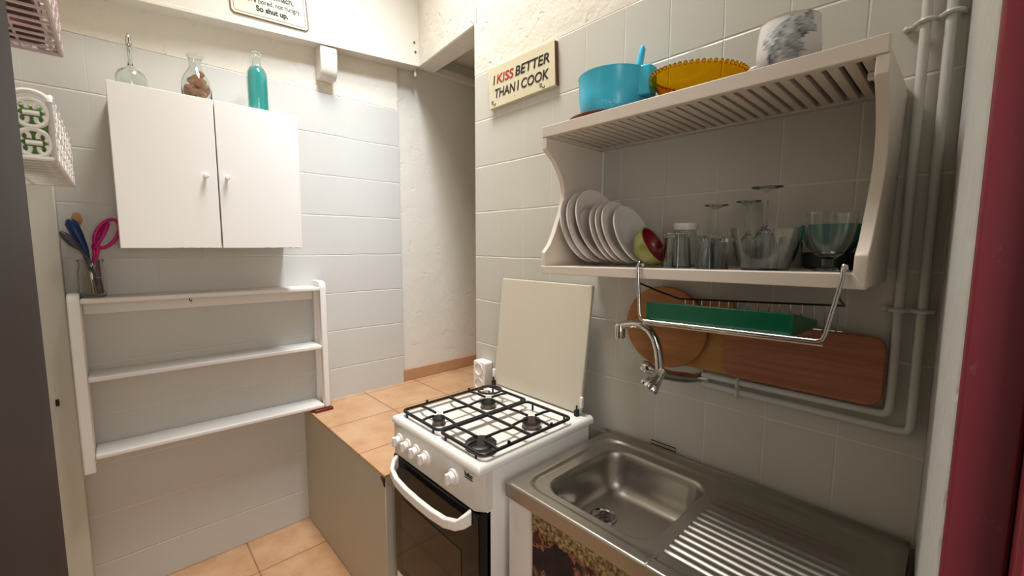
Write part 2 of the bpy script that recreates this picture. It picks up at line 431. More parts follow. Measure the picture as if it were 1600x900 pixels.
# doorway: dark red frame on the right, dark door leaf standing open on the left
d1 = struct(part('door_1', MB().box((2.3128, -.735, 0), (2.352, -.701, 2.15)), M['red'], None, .003))
part('door_stop', MB().box((2.3525, -.765, 0), (2.46, -.701, 2.15)), M['red'], d1, .004)
hx, hy, ex, ey = 2.325, -1.43, 1.56, -1.338
dv = Vector((ex - hx, ey - hy)).normalized(); nv = Vector((dv.y, -dv.x))
if nv.y > 0: nv = -nv
pp = [(hx, hy), (ex, ey), (ex + nv.x * .04, ey + nv.y * .04), (hx + nv.x * .04, hy + nv.y * .04)]
struct(part('door_2', MB().prism(pp, 2, .01, 2.12), M['doorleaf'], None, .004))

# ------------------------------------------------------------------ wall cabinet
cb = thing('wall_cabinet', 'white two-door wall cabinet holding three bottles on its top', 'cabinet', (.001, -.956, 1.4461))
y0, y1, z0, z1 = -1.2537, -.6583, 1.4461, 2.0094
mb = MB()
mb.box((.001, y0, z0), (.280, y0 + .016, z1)); mb.box((.001, y1 - .016, z0), (.280, y1, z1))
mb.box((.001, y0 + .016, z0), (.280, y1 - .016, z0 + .016)); mb.box((.001, y0 + .016, z1 - .016), (.280, y1 - .016, z1)); mb.box((.001, y0 + .016, z0 + .016), (.006, y1 - .016, z1 - .016))
part('body', mb, M['cabwhite'], cb)
for a, b, ky in ((y0, -.9585, -.997), (-.9545, y1, -.928)):
    d = part('door', MB().box((.282, a, z0), (.300, b, z1)), M['cabwhite'], cb, .0015)
    kb = MB().lathe([(0, 0), (.006, 0), (.005, .006), (.0055, .010), (.0085, .014), (.0095, .019), (.007, .023), (0, .0245)], 20, axis_matrix((.300, ky, 1.72), (1, 0, 0)))
    part('knob', kb, M['knob'], d, smooth=True)
    y_a = b - .16; pts_ = [(y_a, z0 - .0004)] + [(y_a + .012 * (k + 1), z0 + random.uniform(.0002, .0024)) for k in range(12)] + [(b - .002, z0 - .0004)]
    part('worn_edge', MB().prism(pts_, 0, .2995, .3004), M['chip'], d)

# bottles on the cabinet (outer + inner shell)
def bottle_profile(outer, wall):
    inner = [(max(r - wall, .0), z) for r, z in outer if r > 0]
    inner = [(r, max(z, outer[0][1] + wall)) for r, z in inner]
    return outer + inner[::-1] + [(0, outer[0][1] + wall)]
zc = 2.0096
b1 = thing('decanter', 'clear glass decanter with squat body and long thin neck, leftmost bottle on the white cabinet', 'bottle', (.16, -1.182, zc))
o = [(0, 0), (.030, 0), (.042, .010), (.046, .026), (.042, .045), (.030, .060), (.014, .070), (.0075, .082), (.0062, .11), (.0062, .160), (.0085, .165)]
o = [(0, 0), (.030, 0), (.042, .014), (.046, .040), (.044, .062), (.036, .080), (.018, .092), (.0080, .102), (.0065, .12), (.0065, .160), (.0085, .165)]
pr_ = o + [(.0055, .165), (.0042, .160), (.0042, .12), (.0055, .1035), (.0165, .0895), (.0335, .077), (.0415, .061), (.0435, .040), (.040, .016), (.029, .004), (0, .004)]
T = Matrix.Translation((.16, -1.182, zc))
g = part('vessel', MB().lathe(pr_, 36, T), M['glass'], b1, smooth=True)
part('stopper', MB().lathe([(0, .150), (.0038, .150), (.0040, .166), (.0075, .170), (.009, .184), (.0075, .200), (.003, .214), (0, .216)], 20, T), M['chrome'], b1, smooth=True)
b2 = thing('glass_bottle', 'clear flared-neck glass bottle filled with wine corks, middle of the cabinet top', 'bottle', (.16, -.987, zc))
o = [(0, 0), (.046, 0), (.050, .006), (.050, .075), (.046, .100), (.036, .122), (.024, .140), (.0205, .152), (.020, .172), (.024, .186), (.028, .190), (.028, .194)]
T = Matrix.Translation((.16, -.987, zc))
part('vessel', MB().lathe(o + [(.0255, .194), (.0215, .188), (.0175, .172), (.018, .152), (.0215, .140), (.0335, .1215), (.0435, .099), (.0475, .075), (.0475, .008), (.044, .004), (0, .004)], 36, T), M['glass'], b2, smooth=True)
cork_pos = [(-.022, -.018, .018, 0, 20), (.020, -.022, .018, 40, 10), (.000, .024, .018, 90, 0), (.022, .010, .036, 100, 55), (-.024, .010, .040, 60, 30), (.004, -.024, .042, 10, 15), (.000, .012, .052, 20, 10), (.020, -.016, .062, 120, 35), (-.020, -.014, .066, 20, 40), (.014, .020, .074, 150, 20), (-.018, .014, .084, 150, 30), (.014, -.008, .090, 70, 25), (-.006, -.012, .104, 30, 15), (.006, .010, .116, 100, 50), (-.030, -.002, .030, 95, 8), (.028, -.004, .048, 85, 12), (-.004, -.028, .062, 5, 10), (.000, .028, .066, 5, 6), (-.028, .002, .066, 95, 60), (.026, .008, .084, 90, 50)]
for i, (x, y, z, a, e) in enumerate(cork_pos):
    a_, e_ = math.radians(a), math.radians(e)
    d = (math.cos(a_) * math.cos(e_), math.sin(a_) * math.cos(e_), math.sin(e_))
    k = 1.12
    if 10 < i < 14: k = .8
    m_ = axis_matrix((.16 + x * k, -.987 + y * k, zc + z), d)
    c = part('wine_cork', MB().lathe([(0, -.019), (.0112, -.019), (.0122, -.017), (.0122, .017), (.0112, .019), (0, .019)], 14, m_), M['cork'], None, smooth=True, loc=(.16 + x * k, -.987 + y * k, zc + z))
    tag(c, 'wine cork inside the clear flared-neck bottle on the cabinet', 'cork', 'wine corks in the bottle')
b3 = thing('glass_bottle', 'tall bottle of bright teal liquid at the right end of the cabinet top', 'bottle', (.15, -.768, zc))
o = [(0, 0), (.037, 0), (.040, .005), (.0405, .165), (.038, .188), (.030, .205), (.0205, .215), (.0165, .222), (.0160, .250), (.0165, .264), (.021, .268), (.0215, .273)]
T = Matrix.Translation((.15, -.768, zc))
part('vessel', MB().lathe(o + [(.0190, .273), (.0145, .268), (.0135, .250), (.0138, .222), (.018, .2125), (.0275, .2030), (.0352, .187), (.0378, .165), (.0375, .007), (.035, .004), (0, .004)], 36, T), M['glass'], b3, smooth=True)
part('teal_liquid', MB().lathe([(0, .0045), (.0345, .0045), (.037, .008), (.0374, .164), (.0348, .186), (.0270, .2025), (.0175, .212), (0, .213)], 36, T), M['tealliq'], b3, smooth=True)

# ------------------------------------------------------------------ open shelf on the left wall
sh = thing('wall_shelf', 'white three-tier open wooden shelf hung below the cabinet', 'shelf', (.001, -.955, .605))
L0, L1, ZT = -1.408, -.507, 1.268
def side_loop(ya, yb, zbot):
    # rounded inverted-U frame: front post, arched top, rear post
    r = .018; xf = .130 - r; xb = .001 + r; n = 6
    pts = [(xf + .0, zbot)] + [(xf, ZT - .03)] + [(xf - .03 + .03 * math.cos(a), ZT - .03 + .03 * math.sin(a)) for a in [PI / 2 * i / n for i in range(n + 1)]]
    out = MB()
    # outline as a prism: outer path and inner path
    def path(off):
        x1_, x0_, zt = .130 - off, .001 + off, ZT + .012 - off; rr = max(.036 - off, .008)
        return [(x1_, zbot)] + arc(x1_ - rr, zt - rr, rr, 0, 90, 6) + arc(x0_ + rr, zt - rr, rr, 90, 180, 6) + [(x0_, zbot)]
    po, pi = path(0), path(.030)
    n_ = len(po)
    vs = [(x, ya, z) for x, z in po] + [(x, ya, z) for x, z in pi] + [(x, yb, z) for x, z in po] + [(x, yb, z) for x, z in pi]
    fs = []
    for i in range(n_ - 1):
        fs += [(i, i + 1, n_ + i + 1, n_ + i), (2 * n_ + i, 3 * n_ + i, 3 * n_ + i + 1, 2 * n_ + i + 1), (i, 2 * n_ + i, 2 * n_ + i + 1, i + 1), (n_ + i, n_ + i + 1, 3 * n_ + i + 1, 3 * n_ + i)]
    fs += [(0, n_, 3 * n_, 2 * n_), (n_ - 1, 2 * n_ - 1 + 0, 4 * n_ - 1, 3 * n_ - 1)]
    return out.add(vs, fs)
part('side_frame', side_loop(L0, L0 + .034, .600), M['white'], sh, .005, seg=3)
part('side_frame', side_loop(L1 - .030, L1, .633), M['white'], sh, .005, seg=3)
for zl, zr, fr in ((1.262, 1.252, .134), (.967, .957, .129), (.668, .652, .129)):
    yl, yr = L0 + .0345, L1 - .0305
    mb = MB().hexa([(.002, yl, zl - .02), (fr, yl, zl - .02), (fr, yr, zr - .02), (.002, yr, zr - .02), (.002, yl, zl), (fr, yl, zl), (fr, yr, zr), (.002, yr, zr)])
    part('shelf_board', mb, M['white'], sh, .006, seg=3)
part('back_rail', MB().hexa([(.002, L0 + .035, 1.190), (.016, L0 + .035, 1.190), (.016, L1 - .031, 1.180), (.002, L1 - .031, 1.180), (.002, L0 + .035, 1.241), (.016, L0 + .035, 1.241), (.016, L1 - .031, 1.231), (.002, L1 - .031, 1.231)]), M['white'], sh, .002)
part('cup_hook', MB().tube([(.118, -1.055, 1.241), (.118, -1.055, 1.232), (.124, -1.053, 1.224), (.130, -1.050, 1.226), (.132, -1.049, 1.233)], .0016, 8), M['darkwire'], sh, smooth=True)
wb = part('wooden_block', MB().hexa([(.03, -.590, .6185), (.145, -.590, .6185), (.145, -.50, .6185), (.03, -.50, .6185), (.03, -.590, .632), (.145, -.590, .632), (.145, -.50, .632), (.03, -.50, .632)]), M['maroon'], None, .002, loc=(.09, -.545, .6185))
tag(wb, 'small dark brown wooden block under the right foot of the white shelf', 'block')

# jar with utensils
jr = thing('glass_jar', 'clear glass jar of kitchen utensils at the left end of the white shelf', 'jar', (.072, -1.338, 1.2625))
zj = 1.2625
T = Matrix.Translation((.072, -1.338, zj))
part('vessel', MB().lathe([(0, 0), (.034, 0), (.038, .006), (.038, .095), (.033, .112), (.033, .125), (.036, .132), (.036, .140), (.0335, .140), (.0305, .132), (.0305, .112), (.0355, .094), (.0355, .008), (.033, .0045), (0, .0045)], 32, T), M['glassgrey'], jr, smooth=True)
def utensil(name, label, cat, pts, r, mat, extra=None):
    o = thing(name, label, cat, pts[0]); part('handle' if extra else 'body', MB().tube(pts, r, 10), mat, o, smooth=True)
    return o
jc = Vector((.072, -1.338, zj))
s = thing('scissors', 'scissors with magenta loop handles standing in the glass jar', 'scissors', jc + Vector((0, .005, .006)))
c0 = Vector((.080, -1.286, 1.500)); ax = Vector((0, .42, .9)).normalized(); sx = Vector((.35, .85, -.4)); sx = (sx - ax * sx.dot(ax)).normalized()
mb = MB().tube([c0 + ax * (.058 * math.sin(2 * PI * i / 24)) + sx * (.031 * math.cos(2 * PI * i / 24)) for i in range(24)], .0065, 10, closed=True)
mb.tube([c0 - ax * .055 - sx * .004, Vector((.078, -1.318, 1.42)), Vector((.074, -1.330, 1.385))], [.0065, .006, .004], 10)
part('loop_handle', mb, M['magenta'], s, smooth=True)
c1 = c0 + Vector((-.012, -.018, -.008)); sx2 = Vector((.8, .2, -.2)); sx2 = (sx2 - ax * sx2.dot(ax)).normalized()
mb = MB().tube([c1 + ax * (.052 * math.sin(2 * PI * i / 24)) + sx2 * (.020 * math.cos(2 * PI * i / 24)) for i in range(24)], .006, 10, closed=True)
mb.tube([c1 - ax * .049, Vector((.072, -1.325, 1.42)), Vector((.070, -1.333, 1.385))], [.0065, .006, .004], 10)
part('loop_handle', mb, M['magenta'], s, smooth=True)
mb = MB().prism([(-.008, 0), (.008, 0), (.002, -.105)], 1, -.0012, .0012, Matrix.Translation((.073, -1.334, 1.390)) @ Matrix.Rotation(.10, 4, 'X'))
part('blade', mb, M['chrome'], s)
s = thing('peeler', 'navy blue handled kitchen tool leaning left in the glass jar', 'utensil', jc + Vector((0, -.012, .006)))
part('handle', MB().tube([(.066, -1.341, 1.36), (.068, -1.350, 1.44), (.07, -1.366, 1.495), (.072, -1.378, 1.535), (.072, -1.382, 1.55)], [.005, .011, .017, .018, .009], 12), M['blue'], s, smooth=True)
part('blade', MB().tube([(.066, -1.341, 1.36), (.066, -1.335, 1.275)], .004, 8), M['chrome'], s, smooth=True)
s = thing('spatula', 'charcoal plastic spatula lying furthest left in the glass jar', 'utensil', jc + Vector((.012, .012, .006)))
part('handle', MB().tube([(.094, -1.322, 1.275), (.098, -1.340, 1.40), (.100, -1.362, 1.440)], .0045, 10), M['charcoal'], s, smooth=True)
part('blade', MB().tube([(.100, -1.362, 1.440), (.102, -1.378, 1.462), (.102, -1.396, 1.490), (.102, -1.406, 1.505)], [.005, .012, .013, .005], 12), M['charcoal'], s, smooth=True)
s = thing('wooden_spoon', 'pale wooden spoon standing upright behind the others in the glass jar', 'spoon', jc + Vector((-.015, -.006, .006)))
part('handle', MB().tube([(.055, -1.340, 1.275), (.050, -1.352, 1.42), (.046, -1.361, 1.53)], .0045, 10), M['spoonwood'], s, smooth=True)
part('bowl', MB().ball((.046, -1.364, 1.552), .017, sc_=(.5, .85, 1.5)), M['spoonwood'], s, smooth=True)
s = thing('whisk', 'dark reddish kitchen tool with a thin steel ring standing inside the glass jar', 'utensil', jc + Vector((.01, .015, .006)))
part('handle', MB().tube([(.086, -1.318, 1.275), (.082, -1.322, 1.33), (.080, -1.318, 1.40)], [.010, .009, .005], 10), M['berry'], s, smooth=True)
part('ring', MB().tube([(.088 + .012 * math.cos(a), -1.320 + .012 * math.sin(a), 1.336) for a in [2 * PI * i / 16 for i in range(16)]], .0015, 6, closed=True), M['coated'], s, smooth=True)

# openwork baskets on the front wall
def basket(name, label, x0, x1, ya, yb, z0, h, mat):
    b = thing(name, label, 'basket', ((x0 + x1) / 2, ya, z0))
    mb = MB(); t = .004
    # bottom: slats along Y plus border
    n = 11
    for i in range(n):
        x = x0 + (x1 - x0) * (i + .5) / n
    ns = 13
    for i in range(ns):
        f = i / (ns - 1); xx = x0 + .008 + (x1 - x0 - .016) * f
        mb.box((xx - .0065, ya + .003, z0), (xx + .0065, yb - .003, z0 + .004))
    for yy in (ya + .02, (ya + yb) / 2, yb - .02): mb.box((x0 + .004, yy - .003, z0 + .004), (x1 - .004, yy + .003, z0 + .007))
    part('slatted_base', mb, mat, b)
    # scrollwork sides
    def scroll(cu, cz, w_, hh, put):
        r = .0052
        for sgn in (-1, 1):
            c = [(cu + sgn * w_ * .46 * math.sin(a) * (1), cz - hh * .46 * math.cos(a)) for a in [PI * i / 12 for i in range(13)]]
            put(c, r)
            cc = [(cu + sgn * (w_ * .24 + w_ * .13 * math.cos(a)), cz + hh * .20 + hh * .16 * math.sin(a)) for a in [math.radians(-60 + 22 * i) for i in range(13)]]
            put(cc, r * .8)
            cc = [(cu + sgn * (w_ * .24 + w_ * .13 * math.cos(a)), cz - hh * .20 - hh * .16 * math.sin(a)) for a in [math.radians(-60 + 22 * i) for i in range(13)]]
            put(cc, r * .8)
        put([(cu - w_ * .22, cz), (cu + w_ * .22, cz)], r * 1.1)
    def side(fn, ulen, nu, nz):
        m2 = MB(); w_ = ulen / nu; hh = h / (nz + .35)
        def put(c, r): m2.tube([fn(u, z0 + z) for u, z in c], r, 7)
        for i in range(nu):
            for k in range(nz): scroll(w_ * (i + .5), hh * (k + .5) + .004, w_, hh, put)
            put([(w_ * (i + .5) + w_ * .48 * math.cos(a), hh * nz + hh * .30 * math.sin(a)) for a in [PI * j / 10 for j in range(11)]], .0055)
        put([(0, .004), (ulen, .004)], .006)
        for u in (0, ulen): put([(u, 0), (u, hh * nz)], .0055)
        return m2
    dy, dx = yb - ya, x1 - x0
    part('end_panel', side(lambda u, z: (x1, yb - u, z), dy, max(1, round(dy / (h * .45))), 2), mat, b, smooth=True)
    part('end_panel', side(lambda u, z: (x0, yb - u, z), dy, max(1, round(dy / (h * .45))), 2), mat, b, smooth=True)
    part('front_panel', side(lambda u, z: (x0 + u, yb, z), dx, 7, 2), mat, b, smooth=True)
    part('back_panel', MB().box((x0, ya, z0), (x1, ya + .004, z0 + h * .9)), mat, b)
    return b
basket('openwork_basket', 'white scrollwork basket on the front wall, the lower one with green showing inside', .273, .87, WD + .001, -1.355, 1.648, .152, M['basket'])
basket('openwork_basket', 'pinkish slatted scrollwork basket at the top left corner, above the white one', .223, .87, WD + .001, -1.355, 2.074, .152, M['pinkbasket'])
g1 = part('green_packet', MB().box((.60, -1.50, 1.6565), (.861, -1.368, 1.770)), M['leafgreen'], None, .006, loc=(.72, -1.44, 1.6565))
tag(g1, 'green packet inside the lower white scrollwork basket', 'packet')
for i, (x, l_) in enumerate(((.34, 'left'), (.55, 'middle'), (.75, 'right'))):
    mb = MB().prism(rrect(x - .07, -1.505, x + .07, -1.385, .02), 2, 2.0825, 2.19)
    g1 = part('food_packet', mb, M['berry'], None, .006, loc=(x, -1.445, 2.0825))
    tag(g1, 'dark reddish packet inside the upper pinkish basket, ' + ('nearest the left wall' if i == 0 else 'in its middle' if i == 1 else 'at its doorway end'), 'packet', 'packets in the upper basket')
hk = thing('coat_hook', 'small dark metal hook on the white corner post', 'hook', (.0505, -1.461, .868))
part('plate', MB().box((.0503, -1.466, .862), (.0525, -1.456, .888)), M['darkwire'], hk, .001)
part('prong', MB().tube([(.0525, -1.461, .880), (.060, -1.461, .868), (.070, -1.461, .868), (.074, -1.461, .880)], .0022, 8), M['darkwire'], hk, smooth=True)

# ------------------------------------------------------------------ signs
sg = thing('wall_sign', 'cream wooden sign about kissing and cooking on the tiled back wall', 'sign', (1.012, -.001, 2.14))
part('board', MB().hexa([(.825, -.020, 2.055), (1.208, -.020, 2.060), (1.208, -.001, 2.060), (.825, -.001, 2.055), (.815, -.020, 2.226), (1.200, -.020, 2.222), (1.200, -.001, 2.222), (.815, -.001, 2.226)]), M['signwood'], sg, .001)
part('raw_edge', MB().hexa([(1.2082, -.0195, 2.060), (1.2094, -.0195, 2.060), (1.2094, -.001, 2.060), (1.2082, -.001, 2.060), (1.2002, -.0195, 2.222), (1.2014, -.0195, 2.222), (1.2014, -.001, 2.222), (1.2002, -.001, 2.222)]), M['signedge'], sg)
def onB(x, z, y=-.0208): return Matrix.Translation((x, y, z)) @ Matrix.Rotation(PI / 2, 4, 'X')
text_mesh('lettering', 'I', .052, M['ink'], sg, onB(.852, 2.152), .12, bold=.0006)
text_mesh('lettering', 'KISS', .052, M['redink'], sg, onB(.874, 2.152), .12, width=.105, bold=.0006)
text_mesh('lettering', 'BETTER', .052, M['ink'], sg, onB(.990, 2.152), .12, width=.188, bold=.0006)
text_mesh('lettering', 'THAN', .052, M['ink'], sg, onB(.862, 2.094), .12, width=.128, bold=.0006)
text_mesh('lettering', 'I', .052, M['ink'], sg, onB(1.001, 2.094), .12, bold=.0006)
text_mesh('lettering', 'COOK', .052, M['ink'], sg, onB(1.025, 2.094), .12, width=.148, bold=.0006)
for (cx, cz) in ((.848, 2.077), (1.135, 2.076)):
    part('flourish', MB().tube([(cx + a, -.0208, cz + b) for a, b in ((.004, .006), (-.004, .008), (-.008, .002), (-.002, -.003), (.006, -.004), (.010, -.010), (.016, -.010), (.018, -.004))], .0012, 6), M['ink'], sg)
part('dot', MB().ball((.985, -.0205, 2.078), .0018), M['ink'], sg)
# tin sign on the beam, slightly tilted with it
sg2 = thing('wall_sign', 'framed tin sign with black lettering on the boxed beam at the top', 'sign', (.0785, -.68, 2.46))
sl = math.atan(.06)
TS = Matrix.Translation((.0765, -.838, 2.4545)) @ Matrix.Rotation(sl, 4, 'X')
def sgp(pts): return pts
mb = MB()
outl = [(.0, .012), (.012, 0), (.305, 0), (.318, .012), (.318, .140), (.305, .152), (.012, .152), (0, .140)]
mb.prism(outl, 0, 0, .003, TS)
part('plate', mb, M['tin'], sg2, .001)
def ring2(off, t_, mat, nm):
    a = [(off, .012 + off * .6), (.012 + off * .6, off), (.306 - off * .6, off), (.318 - off, .012 + off * .6), (.318 - off, .140 - off * .6), (.306 - off * .6, .152 - off), (.012 + off * .6, .152 - off), (off, .140 - off * .6)]
    part(nm, MB().tube([TS @ Vector((.0032, p[0], p[1])) for p in a], t_, 6, closed=True), mat, sg2)
ring2(.001, .0022, M['signedge'], 'frame'); ring2(.013, .0007, M['ink'], 'border_line')
def onA(u, v): return TS @ Matrix.Translation((.0034, u, v)) @ Matrix(((0, 0, 1, 0), (1, 0, 0, 0), (0, 1, 0, 0), (0, 0, 0, 1)))
text_mesh('lettering', 'Dear stomach,', .034, M['ink'], sg2, onA(.075, .098), width=.185, bold=.0004)
text_mesh('lettering', "You're bored, not hungry.", .027, M['ink'], sg2, onA(.040, .066), width=.248)
text_mesh('lettering', 'So shut up.', .031, M['ink'], sg2, onA(.100, .033), width=.130, bold=.0010)

# nail holes / screw hooks near the beam corner
for yy, zz, l_ in ((.052, 2.606, 'upper'), (.058, 2.556, 'lower')):
    o = part('screw', MB().lathe([(0, 0), (.006, 0), (.0065, .003), (.004, .005), (0, .005)], 12, axis_matrix((.0760, yy, zz), (1, 0, 0))), M['alu'], None, smooth=True, loc=(.0760, yy, zz))
    tag(o, l_ + ' painted-over screw head on the beam beside the alcove corner', 'screw', 'screws at the beam corner')
tg = thing('peg', 'short white peg hanging under the beam at the alcove corner', 'peg', (.05, .07, bz(.07)))
part('body', MB().lathe([(0, -.050), (.006, -.048), (.008, -.038), (.0055, -.02), (.004, 0), (0, 0)], 14, Matrix.Translation((.05, .07, bz(.07)))), M['beam'], tg, smooth=True)

# ------------------------------------------------------------------ stove
st = thing('gas_stove', 'white four-burner gas stove with oven and its lid raised', 'stove', (1.1953, -.33, 0))
X0, X1, YF, YB = .9453, 1.4453, -.5836, -.062
# carcass
mb = MB().box((X0 + .004, YF + .03, .04), (X0 + .020, YB - .02, .8275)); mb.box((X1 - .020, YF + .03, .04), (X1 - .004, YB - .02, .8275)); mb.box((X0 + .02, YB - .036, .04), (X1 - .02, YB - .021, .835)); mb.box((X0 + .02, YF + .05, .04), (X1 - .02, YB - .036, .06))
mb.box((X0 + .02, YF + .05, .255), (X1 - .02, YF + .075, .83))
part('body', mb, M['stove'], st, .003)
# hob with pressed pan
mb = MB(); nx, ny = 60, 60; vs = []; fs = []
def hobz(x, y):
    dx = min(x - (X0 + .028), (X1 - .013) - x); dy = min(y - (YF + .030), (YB - .062) - y)
    def sd(d): t = max(0, min(1, d / .028)); return t * t * (3 - 2 * t)
    z = .8555 - .013 * sd(dx) * sd(dy)
    e = min(x - X0, X1 - x, y - YF)
    if e < .016: z -= .016 * (1 - math.sqrt(max(0, 1 - (1 - e / .016) ** 2)))
    return z
xs_ = [X0 + (X1 - X0) * (i / nx) for i in range(nx + 1)]; ys_ = [YF + (YB - YF) * (j / ny) for j in range(ny + 1)]
for k in (.002, .005, .009): xs_ += [X0 + k, X1 - k]; ys_ += [YF + k]
xs_.sort(); ys_.sort()
for y in ys_:
    for x in xs_: vs.append((x, y, hobz(x, y)))
W_ = len(xs_)
for j in range(len(ys_) - 1):
    for i in range(W_ - 1): fs.append((j * W_ + i, j * W_ + i + 1, (j + 1) * W_ + i + 1, (j + 1) * W_ + i))
# skirt
nb = len(vs); ring = [i for i in range(W_)] + [j * W_ + W_ - 1 for j in range(1, len(ys_))] + [(len(ys_) - 1) * W_ + i for i in range(W_ - 2, -1, -1)] + [j * W_ for j in range(len(ys_) - 2, 0, -1)]
for r_ in ring: vs.append((vs[r_][0], vs[r_][1], .832))
n_ = len(ring)
for i in range(n_): fs.append((ring[i], ring[(i + 1) % n_], nb + (i + 1) % n_, nb + i))
mb.add(vs, fs); part('hob', mb, M['stove'], st, smooth=True, angle=60)
# control panel
cp = part('control_panel', MB().prism([(X0 + .010, YF + .004), (X1 - .026, YF + .004), (X1 - .001, YF + .022), (X1 - .001, YF + .05), (X0 + .001, YF + .05), (X0 + .001, YF + .014)], 2, .715, .8315), M['panel'], st, .003)
text_mesh('lettering', 'beko', .021, M['ink'], cp, Matrix.Translation((1.376, YF + .0034, .806)) @ Matrix.Rotation(PI / 2, 4, 'X'), width=.036, bold=.0004)
part('logo_bar', MB().box((1.376, YF + .003, .800), (1.412, YF + .0045, .803)), M['ink'], cp)
for x in (1.003, 1.058, 1.115, 1.172, 1.324):
    k = part('knob', MB().lathe([(0, 0), (.024, 0), (.024, .006), (.0225, .009), (.0165, .010), (.0155, .022), (.014, .024), (0, .024)], 28, axis_matrix((x, YF + .005, .781), (0, -1, 0))), M['knob'], st, smooth=True)
    part('grip', MB().prism([(-.0075, -.016), (.0075, -.016), (.0055, .016), (-.0055, .016)], 1, -.033, -.022, Matrix.Translation((x, YF + .005, .781))), M['knob'], k, .002)
# oven door
od = part('oven_door', MB().box((X0 + .004, YF + .002, .262), (X1 - .004, YF + .048, .712)), M['blackglass'], st, .003)
part('window', MB().box((X0 + .058, YF + .0005, .30), (X1 - .088, YF + .0018, .565)), M['ovenwin'], od)
path = [(X0 + .030, YF + .003, .694), (X0 + .038, YF - .016, .684), (X0 + .055, YF - .030, .671), (X0 + .10, YF - .038, .660), (X0 + .17, YF - .041, .655), (1.195, YF - .042, .654), (X1 - .18, YF - .041, .655), (X1 - .112, YF - .038, .660), (X1 - .066, YF - .030, .671), (X1 - .048, YF - .016, .684), (X1 - .040, YF + .003, .694)]
vs = []; fs = []
for i, p in enumerate(path):
    p = Vector(p); a = Vector(path[max(0, i - 1)]); b = Vector(path[min(len(path) - 1, i + 1)]); t = (b - a); t.z = 0; t.normalize()
    nrm = Vector((t.y, -t.x, 0)); hh = .022 if i in (0, len(path) - 1) else (.020 if i in (1, len(path) - 2) else .0155)
    for sa, sb in ((-1, -1), (1, -1), (1, 1), (-1, 1)): vs.append(tuple(p + nrm * (.008 * sa) + Vector((0, 0, hh * sb))))
for i in range(len(path) - 1):
    for k in range(4): fs.append((i * 4 + k, i * 4 + (k + 1) % 4, i * 4 + 4 + (k + 1) % 4, i * 4 + 4 + k))
fs += [(0, 1, 2, 3), tuple(len(vs) - 4 + k for k in (3, 2, 1, 0))]
part('handle', MB().add(vs, fs), M['knob'], od, .004, seg=3)
dr = part('drawer_front', MB().box((X0 + .003, YF + .004, .055), (X1 - .003, YF + .046, .257)), M['stove'], st, .004)
for x, y in ((X0 + .05, YF + .08), (X1 - .05, YF + .08), (X0 + .05, YB - .06), (X1 - .05, YB - .06)):
    part('foot', MB().lathe([(0, 0), (.018, 0), (.016, .01), (.012, .04), (0, .04)], 16, Matrix.Translation((x, y, 0))), M['charcoal'], st, smooth=True)
# burners
for x, y, r, mt in ((1.100, -.262, .029, 'capblack'), (1.103, -.487, .0225, 'capblack'), (1.337, -.268, .032, 'rust'), (1.348, -.498, .047, 'capblack')):
    T = Matrix.Translation((x, y, .842))
    b = part('burner', MB().lathe([(0, 0), (r * 1.06, 0), (r * 1.03, .004), (r * .96, .006), (r * .95, .0155), (0, .0157)], 40, T, flute=lambda a, k: 1 + (.012 * math.cos(a * 24) if k in (3, 4) else 0)), M['alu'], st, smooth=True)
    part('burner_cap', MB().lathe([(0, .0157), (r * .95, .0157), (r * 1.02, .0185), (r * 1.02, .024), (r * .96, .0265), (r * .5, .0275), (0, .0275)], 40, T), M[mt], b, smooth=True)
# pan supports: two wire grids, each with eight fingers
def grate(xa, xb, ya, yb, burners):
    z = .8735; r = .0055
    out = [(p[0], p[1], z) for p in rrect(xa, ya, xb, yb, .018, 4)]
    mb = MB().tube(out, r, 8, closed=True)
    ym = (ya + yb) / 2
    mb.rod((xa, ym, z), (xb, ym, z), r, 8)
    for (bx, by, br) in burners:
        g = br + .006
        f = .020
        for dx, dy in ((1, 0), (-1, 0), (0, 1), (0, -1)):
            if dx: a = (xb if dx > 0 else xa, by, z); b = (bx + dx * f, by, z + .004)
            else:
                a = (bx, (ym if (by < ym) == (dy > 0) else (yb if dy > 0 else ya)), z); b = (bx, by + dy * f, z + .004)
            mb.tube([a, ((a[0] + b[0]) / 2, (a[1] + b[1]) / 2, z + .004), b], r * .85, 8)
    for x, y in ((xa + .03, ya), (xb - .03, ya), (xa + .03, yb), (xb - .03, yb)): mb.tube([(x, y, z), (x, y, .8475)], .004, 8)
    for y in (ya + .10, yb - .10): mb.tube([((xa if xa < 1 else xb), y, z - .001), ((xa if xa < 1 else xb), y, z + .012)], .005, 8)
    return mb
def grate2(xa, xb, ya, yb, burners): return grate(xa, xb, ya, yb, burners)
part('pan_support', grate(.978, 1.2055, -.556, -.160, ((1.100, -.262, .029), (1.103, -.487, .0225))), M['iron'], st, smooth=True)
part('pan_support', grate(1.2157, 1.428, -.556, -.168, ((1.337, -.268, .032), (1.348, -.498, .047))), M['iron'], st, smooth=True)
# small trivet ring over the rear left burner
tv = thing('trivet_ring', 'small rusty iron trivet ring over the rear left burner', 'trivet', (1.052, -.214, .882))
mb = MB().tube([(1.052 + .046 * math.cos(2 * PI * i / 28), -.214 + .046 * math.sin(2 * PI * i / 28), .8875) for i in range(28)], .0045, 8, closed=True)
part('ring', mb, M['rust'], tv, smooth=True)
for k in range(4):
    a = PI / 4 + k * PI / 2
    part('prong', MB().rod((1.052 + .046 * math.cos(a), -.214 + .046 * math.sin(a), .8875), (1.052 + .024 * math.cos(a), -.214 + .024 * math.sin(a), .889), .0035, 8), M['iron'], tv, smooth=True)
